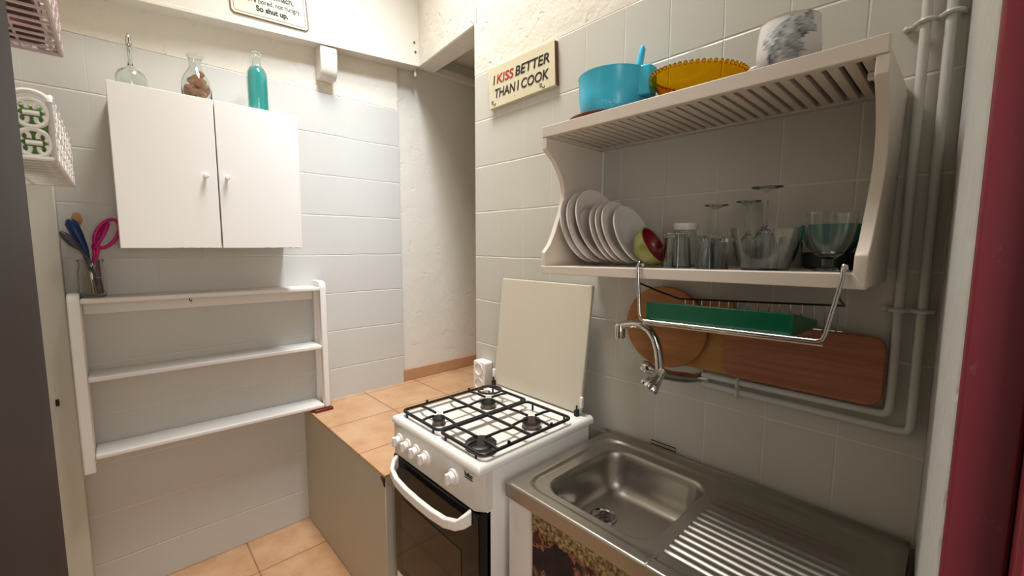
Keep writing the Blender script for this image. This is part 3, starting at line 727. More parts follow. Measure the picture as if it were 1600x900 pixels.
# raised lid
ya, yb, za, zb_ = -.098, -.044, .862, 1.3185
nrm = Vector((0, -(zb_ - za), (yb - ya))).normalized() * -.014
lx0, lx1 = .942, 1.412
mb = MB().hexa([(lx0, ya, za), (lx1, ya, za), (lx1, ya + nrm.y, za + nrm.z), (lx0, ya + nrm.y, za + nrm.z), (lx0 - .004, yb, zb_), (lx1 + .004, yb, zb_), (lx1 + .004, yb + nrm.y, zb_ + nrm.z), (lx0 - .004, yb + nrm.y, zb_ + nrm.z)])
ld = part('lid', mb, M['lid'], st, .004, seg=3)
for x in (lx0 + .006, lx1 - .010):
    h = part('hinge', MB().box((x - .007, -.112, .853), (x + .007, -.096, .878)), M['iron'], st, .002)
    part('hinge_pin', MB().rod((x, -.104, .876), (x, -.104, .893), .003, 8), M['iron'], h)
for x in (lx0 - .003, lx1 + .003):
    part('bumper', MB().box((x - .006, -.100, .885), (x + .006, -.088, .925)), M['knob'], ld, .003)

# ------------------------------------------------------------------ double socket beside the stove
so = thing('wall_socket', 'cream double power socket on the tiled wall corner behind the stove', 'socket', (.78, -.001, .845))
part('housing', MB().prism([(p[0], p[1]) for p in rrect(.737, .772, .822, .917, .012, 4)], 1, -.052, -.001), M['knob'], so, .006, seg=3)
for z in (.880, .809):
    f = part('outlet', MB().lathe([(.030, 0), (.030, .004), (.026, .004), (.0245, -.0005), (.0245, -.006), (0, -.006)], 28, axis_matrix((.7795, -.0525, z), (0, -1, 0))), M['knob'], so, smooth=True)
    mb = MB()
    for dx in (-.0095, .0095): mb.rod((.7795 + dx, -.0464, z), (.7795 + dx, -.0476, z), .0032, 10)
    part('pin_hole', mb, M['dark'], f)

# ------------------------------------------------------------------ dish shelf
ds = thing('dish_shelf', 'old white slatted dish-drying shelf mounted above the sink', 'shelf', (1.795, -.001, 1.38))
D = -.292; SX0, SX1 = 1.397, 2.193
def zb(x): return 1.395 + .019 * (x - 1.4)
prof = [(0, 1.376), (D, 1.376), (D, 1.438)] + [(-.286, 1.445), (-.268, 1.463), (-.247, 1.500), (-.229, 1.540), (-.213, 1.580), (-.204, 1.611), (-.205, 1.640), (-.213, 1.668), (-.228, 1.692), (-.252, 1.722), (-.275, 1.738), (D, 1.752)] + [(D, 1.786), (-.001, 1.786)]
prof[0] = (-.001, 1.376)
part('side_panel', MB().prism(prof, 0, SX0, SX0 + .017), M['shelfpaint'], ds, .002)
def lean(v): x, y, z = v; return (x - .004 + .008 * (z - 1.38) / .4, y, z + .006 * (1 - (z - 1.376) / .4))
mb = MB().prism(prof, 0, SX1 - .020, SX1); mb.v = [lean(v) for v in mb.v]
part('side_panel', mb, M['shelfpaint'], ds, .002)
xa, xb = SX0 + .0175, SX1 - .0245
bt = MB().hexa([(SX0, D - .002, 1.3715), (SX1 - .003, D - .002, 1.382), (SX1 - .003, D + .018, 1.382), (SX0, D + .018, 1.3715), (SX0, D - .002, zb(SX0) + .001), (xb + .002, D - .002, zb(xb) + .001), (xb + .002, D + .018, zb(xb) + .001), (SX0, D + .018, zb(SX0) + .001)])
part('bottom_rail', bt, M['shelfpaint'], ds, .002)
part('bottom_board', MB().hexa([(xa, D + .0185, 1.378), (xb, D + .0185, 1.390), (xb, -.001, 1.390), (xa, -.001, 1.378), (xa, D + .0185, zb(xa)), (xb, D + .0185, zb(xb)), (xb, -.001, zb(xb)), (xa, -.001, zb(xa))]), M['shelfpaint'], ds)
part('front_rail', MB().box((SX0, D - .001, 1.7865), (SX1 + .001, D + .018, 1.8185)), M['shelfpaint'], ds, .002)
part('back_rail', MB().box((SX0, -.026, 1.7865), (SX1, -.001, 1.8045)), M['shelfpaint'], ds, .002)
for x in (SX0, SX1 - .018): part('end_rail', MB().box((x, D + .0185, 1.7865), (x + .018, -.0265, 1.8045)), M['shelfpaint'], ds, .001)
n = 29
for i in range(n):
    x = SX0 + .030 + (SX1 - SX0 - .060) * i / (n - 1)
    part('slat', MB().box((x - .0085, D + .0186, 1.7885), (x + .0085, -.0266, 1.8045)), M['shelfpaint'], ds, .0015, seg=1)
part('gap_backing', MB().box((SX0 + .020, D + .0195, 1.8047), (SX1 - .020, -.004, 1.8068)), M['mat'], ds)  # dark sheet added over the slats so the gaps show dark from below
part('corner_bead', MB().box((SX0 + .0175, -.008, 1.397), (SX0 + .0265, -.001, 1.786)), M['white'], ds, .002)
part('plastic_clip', MB().box((SX1 - .038, -.205, 1.774), (SX1 - .024, -.190, 1.788)), M['knob'], ds, .002)

# plates leaning to the left in the rack
def plate_mesh(R, deep, mtx):
    t = .004
    top = [(0, .004), (R * .55, .004), (R * .66, .004 + deep * .45), (R * .70, .004 + deep * .55), (R * .97, .004 + deep), (R, .004 + deep + .001)]
    bot = [(R * .995, .004 + deep - t * .8), (R * .72, deep * .55 - .0005), (R * .66, deep * .40 - .001), (R * .56, -.0015), (R * .54, -.003), (R * .50, -.003), (R * .48, 0), (0, 0)]
    return MB().lathe(top + bot, 48, mtx)
plates = [(1.478, .117, .018, 17, -.158, 'large white dinner plate leaning on the left side panel of the dish shelf'),
          (1.508, .117, .016, 18, -.158, 'second white dinner plate from the left panel, showing only its rim'),
          (1.532, .117, .030, 19, -.158, 'deep white soup plate in the dish rack, widest face among the plates'),
          (1.582, .096, .014, 20, -.165, 'smaller white side plate just right of the deep soup plate'),
          (1.604, .096, .014, 20, -.168, 'smaller white side plate in the middle of the small plates'),
          (1.626, .096, .014, 20, -.168, 'smaller white side plate partly hidden by the rightmost plate'),
          (1.662, .088, .016, 22, -.172, 'rightmost small plate in the rack, bluish white, behind the red and green bowl')]
for i, (bx, R, deep, ang, yc, lab) in enumerate(plates):
    a = math.radians(ang); nrm = Vector((math.cos(a), 0, math.sin(a)))
    up = Vector((-math.sin(a), 0, math.cos(a)))
    c = Vector((bx, yc, zb(bx) + .0045)) + up * R
    o = part('plate', plate_mesh(R, deep, axis_matrix(c, nrm)), M['china2' if i == 6 else 'china'], None, smooth=True, loc=(bx, yc, zb(bx)))
    tag(o, lab, 'plate', 'plates in the dish rack')
# red and green bowl
bw = thing('bowl', 'small bowl, olive green outside and crimson inside, tipped against the plates', 'bowl', (1.700, -.205, zb(1.70)))
a = math.radians(30); nrm = Vector((math.cos(a), .05, math.sin(a))); mt = axis_matrix((1.697, -.205, 1.4425), nrm)
R = .056
outer = [(0, -.012), (.022, -.012), (.024, -.008), (.040, .002), (.051, .018), (R, .040)]
part('shell', MB().lathe(outer + [(R - .004, .0405), (.0485, .0205), (.038, .007), (.022, .0), (0, -.001)], 40, mt), M['olive'], bw, smooth=True)
part('inner_glaze', MB().lathe([(R - .0045, .0390), (.0480, .0208), (.0375, .0078), (.0215, .0008), (0, 0)], 40, mt), M['crimson'], bw, smooth=True)

# glassware
def tumbler(x, y, h, r0, r1, label, mat='glassgrey', flute=0., group='upturned tumblers on the dish shelf', name='tumbler'):
    z = zb(x) + .001
    # upside down: rim below
    pr_ = [(r0, 0), (r1, h), (r1 * .9, h + .003), (0, h + .003), (0, h - .009), (r1 * .8, h - .009), (r0 - .0028, 0)]
    f = (lambda a, k: 1 + flute * math.cos(a * 12)) if flute else None
    o = part(name, MB().lathe(pr_, 48, Matrix.Translation((x, y, z)), closed=True, flute=f), M[mat], None, smooth=True, loc=(x, y, z))
    return tag(o, label, 'glass', group)
tumbler(1.795, -.205, .086, .036, .031, 'clear tumbler nearest the red and green bowl', flute=.02)
tumbler(1.848, -.135, .080, .032, .028, 'narrow clear tumbler standing behind the gap between the two front tumblers')
tumbler(1.888, -.215, .072, .036, .033, 'short cut-glass tumbler in the second place of the front row', flute=.045)
tumbler(2.013, -.055, .070, .0255, .024, 'plain clear tumbler against the wall between the tallest wine glass and the black dish')
jr2 = thing('glass_jar', 'small clear jar with a flat white lid behind the tumblers', 'jar', (1.770, -.105, zb(1.77)))
T = Matrix.Translation((1.770, -.105, zb(1.77) + .001))
part('vessel', MB().lathe([(0, 0), (.030, 0), (.033, .004), (.033, .080), (.028, .092), (.028, .100), (.0255, .100), (.0255, .091), (.0305, .079), (.0305, .006), (.028, .0035), (0, .0035)], 32, T), M['glassgrey'], jr2, smooth=True)
part('lid', MB().lathe([(0, .1005), (.031, .1005), (.032, .1025), (.032, .117), (.030, .119), (0, .119)], 32, T), M['knob'], jr2, smooth=True)
def wineglass(x, y, H, rb, rf, label):
    z = zb(x) + .001; w_ = .0022
    hb = H * .48
    out = [(rb * .82, 0), (rb, hb * .35), (rb * .95, hb * .62), (rb * .55, hb * .90), (.007, hb * 1.03), (.0050, hb * 1.15), (.0046, H - .025), (.006, H - .012), (rf * .6, H - .005), (rf, H - .002), (rf, H), (0, H - .001)]
    inn = [(0, hb * .955), (rb * .52, hb * .85), (rb * .95 - w_, hb * .60), (rb - w_, hb * .35), (rb * .82 - w_, 0)]
    o = thing('wine_glass', label, 'glass', (x, y, z), 'upturned wine glasses on the dish shelf')
    T = Matrix.Translation((x, y, z))
    part('glass', MB().lathe(out + inn, 40, T, closed=True), M['glass'], o, smooth=True)
wineglass(1.834, -.066 - .0, .166, .031, .031, 'upturned wine glass nearest the plates, left of the three with stems showing')
wineglass(1.905, -.036, .172, .0305, .030, 'upturned wine glass in the middle of the three with stems showing')
wineglass(1.968, -.106, .195, .0315, .034, 'tallest upturned wine glass, its foot highest of the three')
gb = part('glass_bowl', MB().lathe([(0, 0), (.046, 0), (.050, .004), (.060, .035), (.069, .078), (.0715, .092), (.0688, .092), (.0662, .078), (.0572, .037), (.046, .006), (0, .005)], 56, Matrix.Translation((2.000, -.207, zb(2.0) + .001))), M['glass'], None, smooth=True, loc=(1.992, -.19, zb(1.992) + .001))
tag(gb, 'wide clear glass bowl standing upright on the right half of the dish shelf', 'bowl')
bd = part('dish', MB().lathe([(0, 0), (.050, 0), (.056, .006), (.058, .036), (.0545, .036), (.052, .008), (.048, .004), (0, .004)], 40, Matrix.Translation((2.100, -.085, zb(2.1) + .001))), M['blackdish'], None, smooth=True, loc=(2.1, -.085, zb(2.1)))
tag(bd, 'low black dish under the teal bowl at the right end of the shelf', 'dish')
z_ = zb(2.1) + .001 + .0362
tb = part('bowl', MB().lathe([(0, -.0), (.030, 0), (.046, .012), (.057, .040), (.060, .062), (.0568, .062), (.054, .041), (.043, .015), (.028, .004), (0, .004)], 44, Matrix.Translation((2.098, -.085, z_))), M['glassteal'], None, smooth=True, loc=(2.098, -.085, z_))
tag(tb, 'teal green bowl resting on the black dish', 'bowl')
dg = thing('dessert_glass', 'wide clear footed glass in front of the teal bowl by the right side panel', 'glass', (2.1165, -.210, zb(2.1165) + .001))
T = Matrix.Translation((2.1165, -.210, zb(2.1165) + .001))
part('glass', MB().lathe([(0, 0), (.024, 0), (.025, .003), (.010, .010), (.010, .024), (.026, .036), (.038, .060), (.0425, .090), (.044, .118), (.0415, .118), (.040, .090), (.0355, .062), (.024, .040), (0, .034)], 44, T), M['glass'], dg, smooth=True)

# ------------------------------------------------------------------ things on top of the dish shelf
ZS = 1.8070
mp = part('plate', MB().lathe([(0, 0), (.070, 0), (.100, .010), (.116, .020), (.1165, .023), (.098, .014), (.069, .005), (0, .005)], 48, Matrix.Translation((1.545, -.168, ZS))), M['maroon'], None, smooth=True, loc=(1.545, -.168, ZS))
tag(mp, 'dark maroon plate under the turquoise colander', 'plate')
cl = thing('colander', 'turquoise plastic colander bowl with an upright handle on the dish shelf', 'colander', (1.568, -.170, ZS + .012))
T = Matrix.Translation((1.568, -.170, ZS + .0062))
R = .106
part('bowl', MB().lathe([(0, 0), (.066, 0), (.084, .012), (.096, .036), (.100, .072), (.102, .128), (R - .002, .132), (.1005, .133), (.0985, .128), (.0965, .072), (.0925, .037), (.081, .015), (.065, .004), (0, .004)], 64, T), M['turq'], cl, smooth=True)
part('handle', MB().tube([(1.594, -.105, 1.925), (1.597, -.098, 1.962), (1.606, -.094, 2.005), (1.612, -.093, 2.036), (1.612, -.093, 2.044)], [.011, .0115, .010, .0085, .005], 12), M['turq'], cl, smooth=True)
mb = MB().prism([(1.655, -.20), (1.694, -.188), (1.694, -.152), (1.655, -.14)], 2, 1.868, 1.948)
part('pouring_lip', mb, M['turq'], cl, .006, seg=3)
ab = thing('dish', 'amber glass dish with a beaded rim in the middle of the dish shelf top', 'dish', (1.812, -.165, ZS))
T = Matrix.Translation((1.807, -.165, ZS + .0046)) @ Matrix.Rotation(math.radians(4), 4, 'Y') @ Matrix.Diagonal((.94, .94, 1, 1))
ab_o = [(0, 0), (.058, 0), (.062, .002), (.090, .026), (.112, .056), (.119, .070)]
part('bowl', MB().lathe(ab_o + [(.1165, .0715), (.109, .058), (.088, .0295), (.060, .0055), (0, .005)], 64, T), M['amber'], ab, smooth=True)
mb = MB()
for i in range(54):
    a = 2 * PI * i / 54; mb.ball(T @ Vector((.1195 * math.cos(a), .1195 * math.sin(a), .0715)), .0052, 8, 6)
part('beaded_rim', mb, M['amber'], ab, smooth=True)
pm = part('placemat', MB().prism(rrect(1.955, -.262, 2.150, -.06, .02, 5), 2, ZS + .0002, ZS + .0175), M['mat'], None, .002, loc=(2.05, -.16, ZS))
tag(pm, 'dark red board lying under the leaf-patterned bowl', 'board')
lb = thing('bowl', 'white china bowl with a grey leaf pattern on the dish shelf top', 'bowl', (2.020, -.182, ZS + .018))
T = Matrix.Translation((2.013, -.180, ZS + .0178)) @ Matrix.Diagonal((.97, .97, .93, 1))
def dense(pts, step):
    # Catmull-Rom resampling of a profile
    out = [pts[0], pts[1]]
    for k in range(1, len(pts) - 1):
        p0, p1, p2, p3 = (Vector(pts[max(0, k - 1)]), Vector(pts[k]), Vector(pts[k + 1]), Vector(pts[min(len(pts) - 1, k + 2)]))
        m = max(1, int((p2 - p1).length / step))
        for i in range(1, m + 1):
            t = i / m
            q = .5 * ((2 * p1) + (p2 - p0) * t + (2 * p0 - 5 * p1 + 4 * p2 - p3) * t * t + (3 * p1 - p0 - 3 * p2 + p3) * t ** 3)
            out.append((q.x, q.y))
    return out
lbm = part('bowl', MB().lathe(dense([(0, 0), (.040, 0), (.050, .006), (.059, .028), (.062, .056), (.060, .090), (.057, .112), (.058, .117)], .002) + [ (.0555, .117), (.054, .112), (.0565, .090), (.058, .056), (.0555, .030), (.047, .010), (.038, .005), (0, .005)], 56, T), M['leafbowl'], lb, smooth=True)
# leaf print: pointed leaves laid over each other round the wall of the bowl
leaves = []
rnd = random.Random(11)
for a0, n_l in ((300, 9), (272, 7), (180, 6), (90, 6), (20, 7)):
    for k in range(n_l):
        leaves.append((math.radians(a0) + rnd.uniform(-.32, .32), rnd.uniform(.022, .092), rnd.uniform(.5, 2.4) * (1 if k % 2 else -1), rnd.uniform(.026, .040), rnd.uniform(.008, .0125), rnd.uniform(.26, .58)))
ca = lbm.data.color_attributes.new('leaf_print', 'FLOAT_COLOR', 'POINT')
for i_, v_ in enumerate(lbm.data.vertices):
    p = v_.co - (Vector((2.013, -.180, ZS + .0178)) - origin(lb)); a_ = math.atan2(p.y, p.x); z_ = p.z; g_ = None
    r_ = math.hypot(p.x, p.y)
    if r_ > .04:
        for (la, lz, rot, ll, lw, sh_) in leaves:
            da = (a_ - la + PI) % (2 * PI) - PI
            u = da * .06 * math.cos(rot) + (z_ - lz) * math.sin(rot); w = -da * .06 * math.sin(rot) + (z_ - lz) * math.cos(rot)
            if abs(u) < ll:
                hw = lw * (1 - (u / ll) ** 2)
                if abs(w) < hw:
                    vein = abs(w) < .0011 or abs((u * 240 + abs(w) * 300) % 1.6) < .22
                    edge = abs(w) > hw - .0016
                    g_ = sh_ + (.16 if vein else 0) + .10 * (w / lw) - (.16 if edge else 0)
    c_ = (.74, .71, .68) if g_ is None else (g_ * .92, g_ * .97, g_)
    ca.data[i_].color = (c_[0], c_[1], c_[2], 1)
part('lug', MB().ball((1.955, -.198, ZS + .044), .013, sc_=(1, .8, .6)), M['china'], lb, smooth=True)

# ------------------------------------------------------------------ hanging wire rack with green tray
rk = thing('wire_rack', 'chrome wire rack hooked under the front edge of the dish shelf', 'rack', (1.94, -.19, 1.27))
FY = -.300
def hanger(xb_, zb1, xt, zt):
    return [(xt, FY + .024, zt + .006), (xt, FY + .020, zt + .012), (xt, FY + .004, zt + .013), (xt, FY - .001, zt + .006), (xt, FY - .001, zt - .01), (xb_, FY, zb1 + .016), (xb_ + (.004 if xb_ < 1.9 else -.004), FY, zb1 + .004)]
xl, xr = 1.750, 2.138
front = hanger(xl, 1.270, 1.742, zb(1.742) + .0015) + [(xl + .014, FY, 1.2705)] + [(xr - .014, FY, 1.279)] + hanger(xr, 1.279, 2.157, zb(2.157) + .0015)[::-1]
part('front_frame', MB().tube(front, .0042, 10), M['wire'], rk, smooth=True)
part('side_wire', MB().tube([(1.744, FY, 1.366), (1.746, -.19, 1.335), (1.748, -.075, 1.306)], .0025, 8), M['darkwire'], rk, smooth=True)
part('side_wire', MB().tube([(2.150, FY, 1.372), (2.14, -.19, 1.348), (2.13, -.075, 1.326)], .0025, 8), M['darkwire'], rk, smooth=True)
part('back_wire', MB().tube([(1.748, -.075, 1.306), (1.94, -.075, 1.316), (2.13, -.075, 1.326)], .0025, 8), M['darkwire'], rk, smooth=True)
part('bottom_rail', MB().tube([(1.75, -.075, 1.258), (2.13, -.075, 1.268)], .003, 8), M['wire'], rk, smooth=True)
part('second_rail', MB().tube([(xl + .004, FY + .012, 1.262), (xr - .004, FY + .012, 1.271)], .0035, 8), M['wire'], rk, smooth=True)
for i in range(16):
    x = 1.765 + (2.12 - 1.765) * i / 15; zz = 1.2595 + .024 * (x - 1.75)
    part('cross_wire', MB().tube([(x, FY + .008, zz + .005), (x, -.08, zz), (x, -.0745, zz + .003), (x, -.0745, 1.306 + .052 * (x - 1.748))], .0016, 6), M['wire'], rk, smooth=True)
# tray
tx0, tx1 = 1.757, 2.086
def trz(x): return 1.2595 + .024 * (x - 1.75) + .0075
mb = MB().hexa([(tx0, -.285, trz(tx0)), (tx1 - .004, -.285, trz(tx1)), (tx1, -.095, trz(tx1) - .003), (tx0, -.095, trz(tx0) - .003), (tx0, -.285, trz(tx0) + .052), (tx1 - .004, -.285, trz(tx1) + .050), (tx1, -.095, trz(tx1) + .016), (tx0, -.095, trz(tx0) + .018)])
ty = part('tray', mb, M['green'], None, .004, loc=(1.92, -.19, trz(1.92)), seg=3)
tag(ty, 'dark green plastic tray lying on the chrome wire rack', 'tray')

# ------------------------------------------------------------------ cutting boards leaning on the pipe
mb = MB().prism(rrect(1.60, 1.094, 1.878, 1.303, .012, 4), 1, -.017, -.003)
o = part('cutting_board', mb, M['woodyellow'], None, .002, loc=(1.74, -.01, 1.094)); tag(o, 'honey coloured rectangular cutting board between the round and the red-brown ones', 'cutting board')
mb = MB().prism(rrect(1.862, 1.096, 2.204, 1.257, .030, 6), 1, -.033, -.019)
o = part('cutting_board', mb, M['woodred'], None, .003, loc=(2.03, -.026, 1.096)); tag(o, 'long red-brown wooden cutting board beside the vertical pipes', 'cutting board')
pts = []
for i in range(44):
    a = 2 * PI * i / 44; r = .128 + (.004 * math.cos(2 * a))
    pts.append((1.682 + r * math.cos(a), 1.208 + r * 1.02 * math.sin(a)))
o = part('cutting_board', MB().prism(pts, 1, -.036, -.019), M['woodround'], None, .003, loc=(1.682, -.028, 1.078)); tag(o, 'round orange-brown wooden cutting board behind the tap', 'cutting board')

# ------------------------------------------------------------------ pipes
PYY = -.030; PR = .0088
def bend(pts, r, n=5):
    out = [Vector(pts[0])]
    for a, b, c in zip(pts, pts[1:], pts[2:]):
        a, b, c = Vector(a), Vector(b), Vector(c); u = (a - b).normalized(); v = (c - b).normalized()
        p0 = b + u * r; p1 = b + v * r
        for i in range(n + 1):
            t = i / n; out.append(p0 * (1 - t) ** 2 + b * 2 * t * (1 - t) + p1 * t * t)
    return out + [Vector(pts[-1])]
PY2 = -.018
pA = bend([(2.216, PY2, ZC - .01), (2.216, PY2, 1.082), (1.800, PY2, 1.080)], .018)
pB = bend([(2.253, PY2, ZC - .01), (2.253, PY2, 1.050), (1.800, PY2, 1.053)], .018)
for pts_, zz, lab in ((pA, 1.08, 'painted water pipe, the inner one, running down and along under the cutting boards'), (pB, 1.05, 'painted water pipe, the outer and lower one, nearest the right wall')):
    o = part('water_pipe', MB().tube(pts_, PR, 14), M['pipe'], None, smooth=True, loc=(pts_[0].x, PY2, zz)); tag(o, lab, 'pipe', 'water pipes by the sink')
def clip(name, lab, a, b, vert=False):
    o = thing(name, lab, 'clip', a); A, B = Vector(a), Vector(b); d = (B - A).normalized()
    pts_ = []
    for i in range(25):
        t = i / 24; p = A.lerp(B, t); p.y = -.006
        for ctr in (((2.216, 2.253) if not vert else (1.080, 1.0515))):
            q = abs((p.x if not vert else p.z) - ctr)
            if q < .016: p.y = min(p.y, -.018 - math.sqrt(max(0, .0118 ** 2 - min(q, .0118) ** 2)))
        pts_.append(p)
    part('strap', MB().tube(pts_, .0048, 8), M['pipe'], o, smooth=True)
    part('screw', MB().ball((A.x, -.006, A.z), .0065, 10, 6), M['pipe'], o, smooth=True)
    return o
clip('pipe_clip', 'pipe clip across both vertical pipes at the top of the picture', (2.186, -.006, 1.918), (2.275, -.006, 1.926))
clip('pipe_clip', 'pipe clip across both vertical pipes beside the shelf bottom', (2.192, -.006, 1.320), (2.272, -.006, 1.322))
clip('pipe_clip', 'upright pipe clip across the horizontal pipes under the honey cutting board', (1.898, -.006, 1.094), (1.898, -.006, 1.036), True)

# ------------------------------------------------------------------ wall tap
tp = thing('tap', 'chrome wall-mounted mixer tap with curved spout over the sink', 'tap', (1.79, -.02, 1.068))
part('flange', MB().lathe([(0, 0), (.020, 0), (.020, .004), (.015, .012), (.0125, .030), (.0125, .06), (0, .06)], 24, axis_matrix((1.802, -.004, 1.068), (-.62, -.78, 0))), M['chrome'], tp, smooth=True)
part('body', MB().tube([(1.785, -.036, 1.068), (1.765, -.062, 1.071), (1.740, -.095, 1.078), (1.722, -.118, 1.086)], [.014, .0165, .0155, .017], 18), M['chrome'], tp, smooth=True)
sp_ = [Vector(p) for p in ((1.722, -.128, 1.092), (1.721, -.130, 1.125), (1.716, -.132, 1.160), (1.706, -.134, 1.190), (1.690, -.137, 1.214), (1.668, -.141, 1.226), (1.640, -.146, 1.226), (1.612, -.150, 1.219), (1.600, -.152, 1.213))]
part('spout', MB().tube(sp_, [.0135, .013, .0125, .0122, .012, .0118, .0118, .0125, .0135], 18), M['chrome'], tp, smooth=True)
part('nozzle', MB().lathe([(0, -.030), (.0145, -.030), (.0155, -.027), (.0155, .008), (.012, .014), (0, .015)], 22, Matrix.Translation((1.600, -.152, 1.208))), M['chrome'], tp, smooth=True)
part('handle', MB().lathe([(0, -.006), (.015, -.006), (.0155, .008), (.0175, .024), (.023, .044), (.028, .058), (.026, .064), (0, .065)], 48, axis_matrix((1.728, -.130, 1.096), (-.36, -.55, -.75)), flute=lambda a, k: 1 + (.11 * math.cos(a * 7) if k in (3, 4, 5, 6) else 0)), M['chrome'], tp, smooth=True)
part('handle', MB().lathe([(0, 0), (.009, 0), (.0105, .018), (.016, .028), (.0195, .042), (.0155, .055), (0, .059)], 32, axis_matrix((1.716, -.118, 1.084), (-.95, -.05, .28))), M['chrome'], tp, smooth=True)

# ------------------------------------------------------------------ sink unit
sk = thing('kitchen_sink', 'stainless steel single-bowl sink with ribbed drainer', 'sink', (1.874, -.27, .80))
KX0, KX1, KYF, KYB, KZ = 1.4758, 2.272, -.5121, -.026, .8027
def ss(a, b, v): t = max(0, min(1, (v - a) / (b - a))); return t * t * (3 - 2 * t)
def rr_sdf(x, y, x0, y0, x1, y1, r):
    qx = abs(x - (x0 + x1) / 2) - (x1 - x0) / 2 + r; qy = abs(y - (y0 + y1) / 2) - (y1 - y0) / 2 + r
    return math.hypot(max(qx, 0), max(qy, 0)) + min(max(qx, qy), 0) - r
def sinkz(x, y):
    d = rr_sdf(x, y, 1.512, -.478, 2.250, -.062, .055)
    z = KZ - .007 * ss(.004, -.010, d)
    # drainer ribs
    m = ss(1.893, 1.912, x - .07 * max(0, (abs(y + .285) - .09)) ) * ss(2.205, 2.190, x) * ss(-.448, -.436, y) * ss(-.115, -.128, y)
    z += m * .0016 * math.cos(2 * PI * (y + .285) / .0235)
    e = min(x - KX0, KX1 - x, y - KYF)
    if e < .006: z -= .006 * (1 - math.sqrt(max(0, 1 - (1 - e / .006) ** 2)))
    return z
mb = MB()
BX0, BX1, BY0_, BY1_, BR = 1.549, 1.878, -.450, -.100, .064
rim = rrect(BX0, BY0_, BX1, BY1_, BR, 12); n_ = len(rim)
# refine straight edges
rf = []
for i in range(n_):
    a = Vector(rim[i]); b = Vector(rim[(i + 1) % n_]); L_ = (b - a).length; k = max(1, int(L_ / .012))
    for j in range(k): rf.append(a.lerp(b, j / k))
rim = rf; n_ = len(rim); XM = 1.905; cxy = Vector(((BX0 + BX1) / 2, (BY0_ + BY1_) / 2))
loops = []
def ray_rect(p):
    d = p - cxy; ts = []
    if d.x > 1e-9: ts.append((XM - cxy.x) / d.x)
    if d.x < -1e-9: ts.append((KX0 - cxy.x) / d.x)
    if d.y > 1e-9: ts.append((KYB - cxy.y) / d.y)
    if d.y < -1e-9: ts.append((KYF - cxy.y) / d.y)
    return cxy + d * min(t for t in ts if t > 0)
outerp = [ray_rect(p) for p in rim]
for corner in ((KX0, KYF), (KX0, KYB), (XM, KYF), (XM, KYB)):
    i = min(range(n_), key=lambda k: (outerp[k] - Vector(corner)).length); outerp[i] = Vector(corner)
NL = 22
for k in range(NL, -1, -1):
    t = k / NL; loops.append([(p.lerp(q, t).x, p.lerp(q, t).y, sinkz(p.lerp(q, t).x, p.lerp(q, t).y)) for p, q in zip(rim, outerp)])
zr = KZ - .007
def inset(p, s_):
    # inset rounded rectangle by distance s_
    rr = max(BR - s_ * .35, .03)
    return s_
for s_, dz in ((.002, .0008), (.006, .004), (.009, .010), (.012, .030), (.015, .070), (.018, .095), (.024, .113), (.036, .125), (.055, .131), (.085, .1335), (.12, .135)):
    lp = rrect(BX0 + s_, BY0_ + s_, BX1 - s_, BY1_ - s_, max(BR - s_ * .5, .028), 12)
    rf = []
    for i in range(len(lp)):
        a = Vector(lp[i]); b = Vector(lp[(i + 1) % len(lp)]); a0 = Vector(rrect(BX0, BY0_, BX1, BY1_, BR, 12)[i]); b0 = Vector(rrect(BX0, BY0_, BX1, BY1_, BR, 12)[(i + 1) % len(lp)])
        k = max(1, int((b0 - a0).length / .012))
        for j in range(k): rf.append(a.lerp(b, j / k))
    loops.append([(p.x, p.y, zr - dz) for p in rf])
vs = [v for lp in loops for v in lp]; fs = []
for k in range(len(loops) - 1):
    for i in range(n_): fs.append((k * n_ + i, k * n_ + (i + 1) % n_, (k + 1) * n_ + (i + 1) % n_, (k + 1) * n_ + i))
o_ = (len(loops) - 1) * n_; vs.append((cxy.x, cxy.y, zr - .1365)); c_ = len(vs) - 1
for i in range(n_): fs.append((o_ + i, o_ + (i + 1) % n_, c_))
mb.add(vs, fs)
# drainer grid
gx, gy = 46, 190; vs = []; fs = []
for j in range(gy + 1):
    y = KYF + (KYB - KYF) * j / gy
    for i in range(gx + 1):
        x = XM + (KX1 - XM) * i / gx; vs.append((x, y, sinkz(x, y)))
for j in range(gy):
    for i in range(gx): fs.append((j * (gx + 1) + i, j * (gx + 1) + i + 1, (j + 1) * (gx + 1) + i + 1, (j + 1) * (gx + 1) + i))
mb.add(vs, fs)
# front and end aprons, low upstand at the back
zt_ = KZ - .006
mb.box((KX0, KYF, KZ - .042), (KX1, KYF + .0012, zt_)); mb.box((KX0, KYF, KZ - .042), (KX0 + .0012, KYB, zt_)); mb.box((KX1 - .0012, KYF, KZ - .042), (KX1, KYB, zt_))
mb.box((KX0, KYB - .001, KZ - .02), (KX1, KYB + .006, KZ + .006))
part('sink_top', mb, M['steel'], sk, smooth=True, angle=50)
DXY = (1.634, -.268); zd = zr - .1333
dn = part('drain', MB().lathe([(.040, -.001), (.0385, .0045), (.034, .005), (.030, .0015), (0, .0010)], 36, Matrix.Translation((DXY[0], DXY[1], zd))), M['chrome'], sk, smooth=True)
mb = MB()
for k in range(6):
    a = 2 * PI * k / 6; mb.rod((DXY[0] + .016 * math.cos(a), DXY[1] + .016 * math.sin(a), zd + .0012), (DXY[0] + .016 * math.cos(a), DXY[1] + .016 * math.sin(a), zd + .0022), .0048, 10)
mb.rod((DXY[0], DXY[1], zd + .0012), (DXY[0], DXY[1], zd + .0022), .004, 10)
part('drain_hole', mb, M['dark'], dn)
cpn = part('wire_bracket', MB().tube([(1.643, -.014, .810), (1.643, -.014, .822), (1.727, -.014, .822), (1.727, -.014, .810)], .0018, 6, closed=True), M['darkwire'], sk, smooth=True)
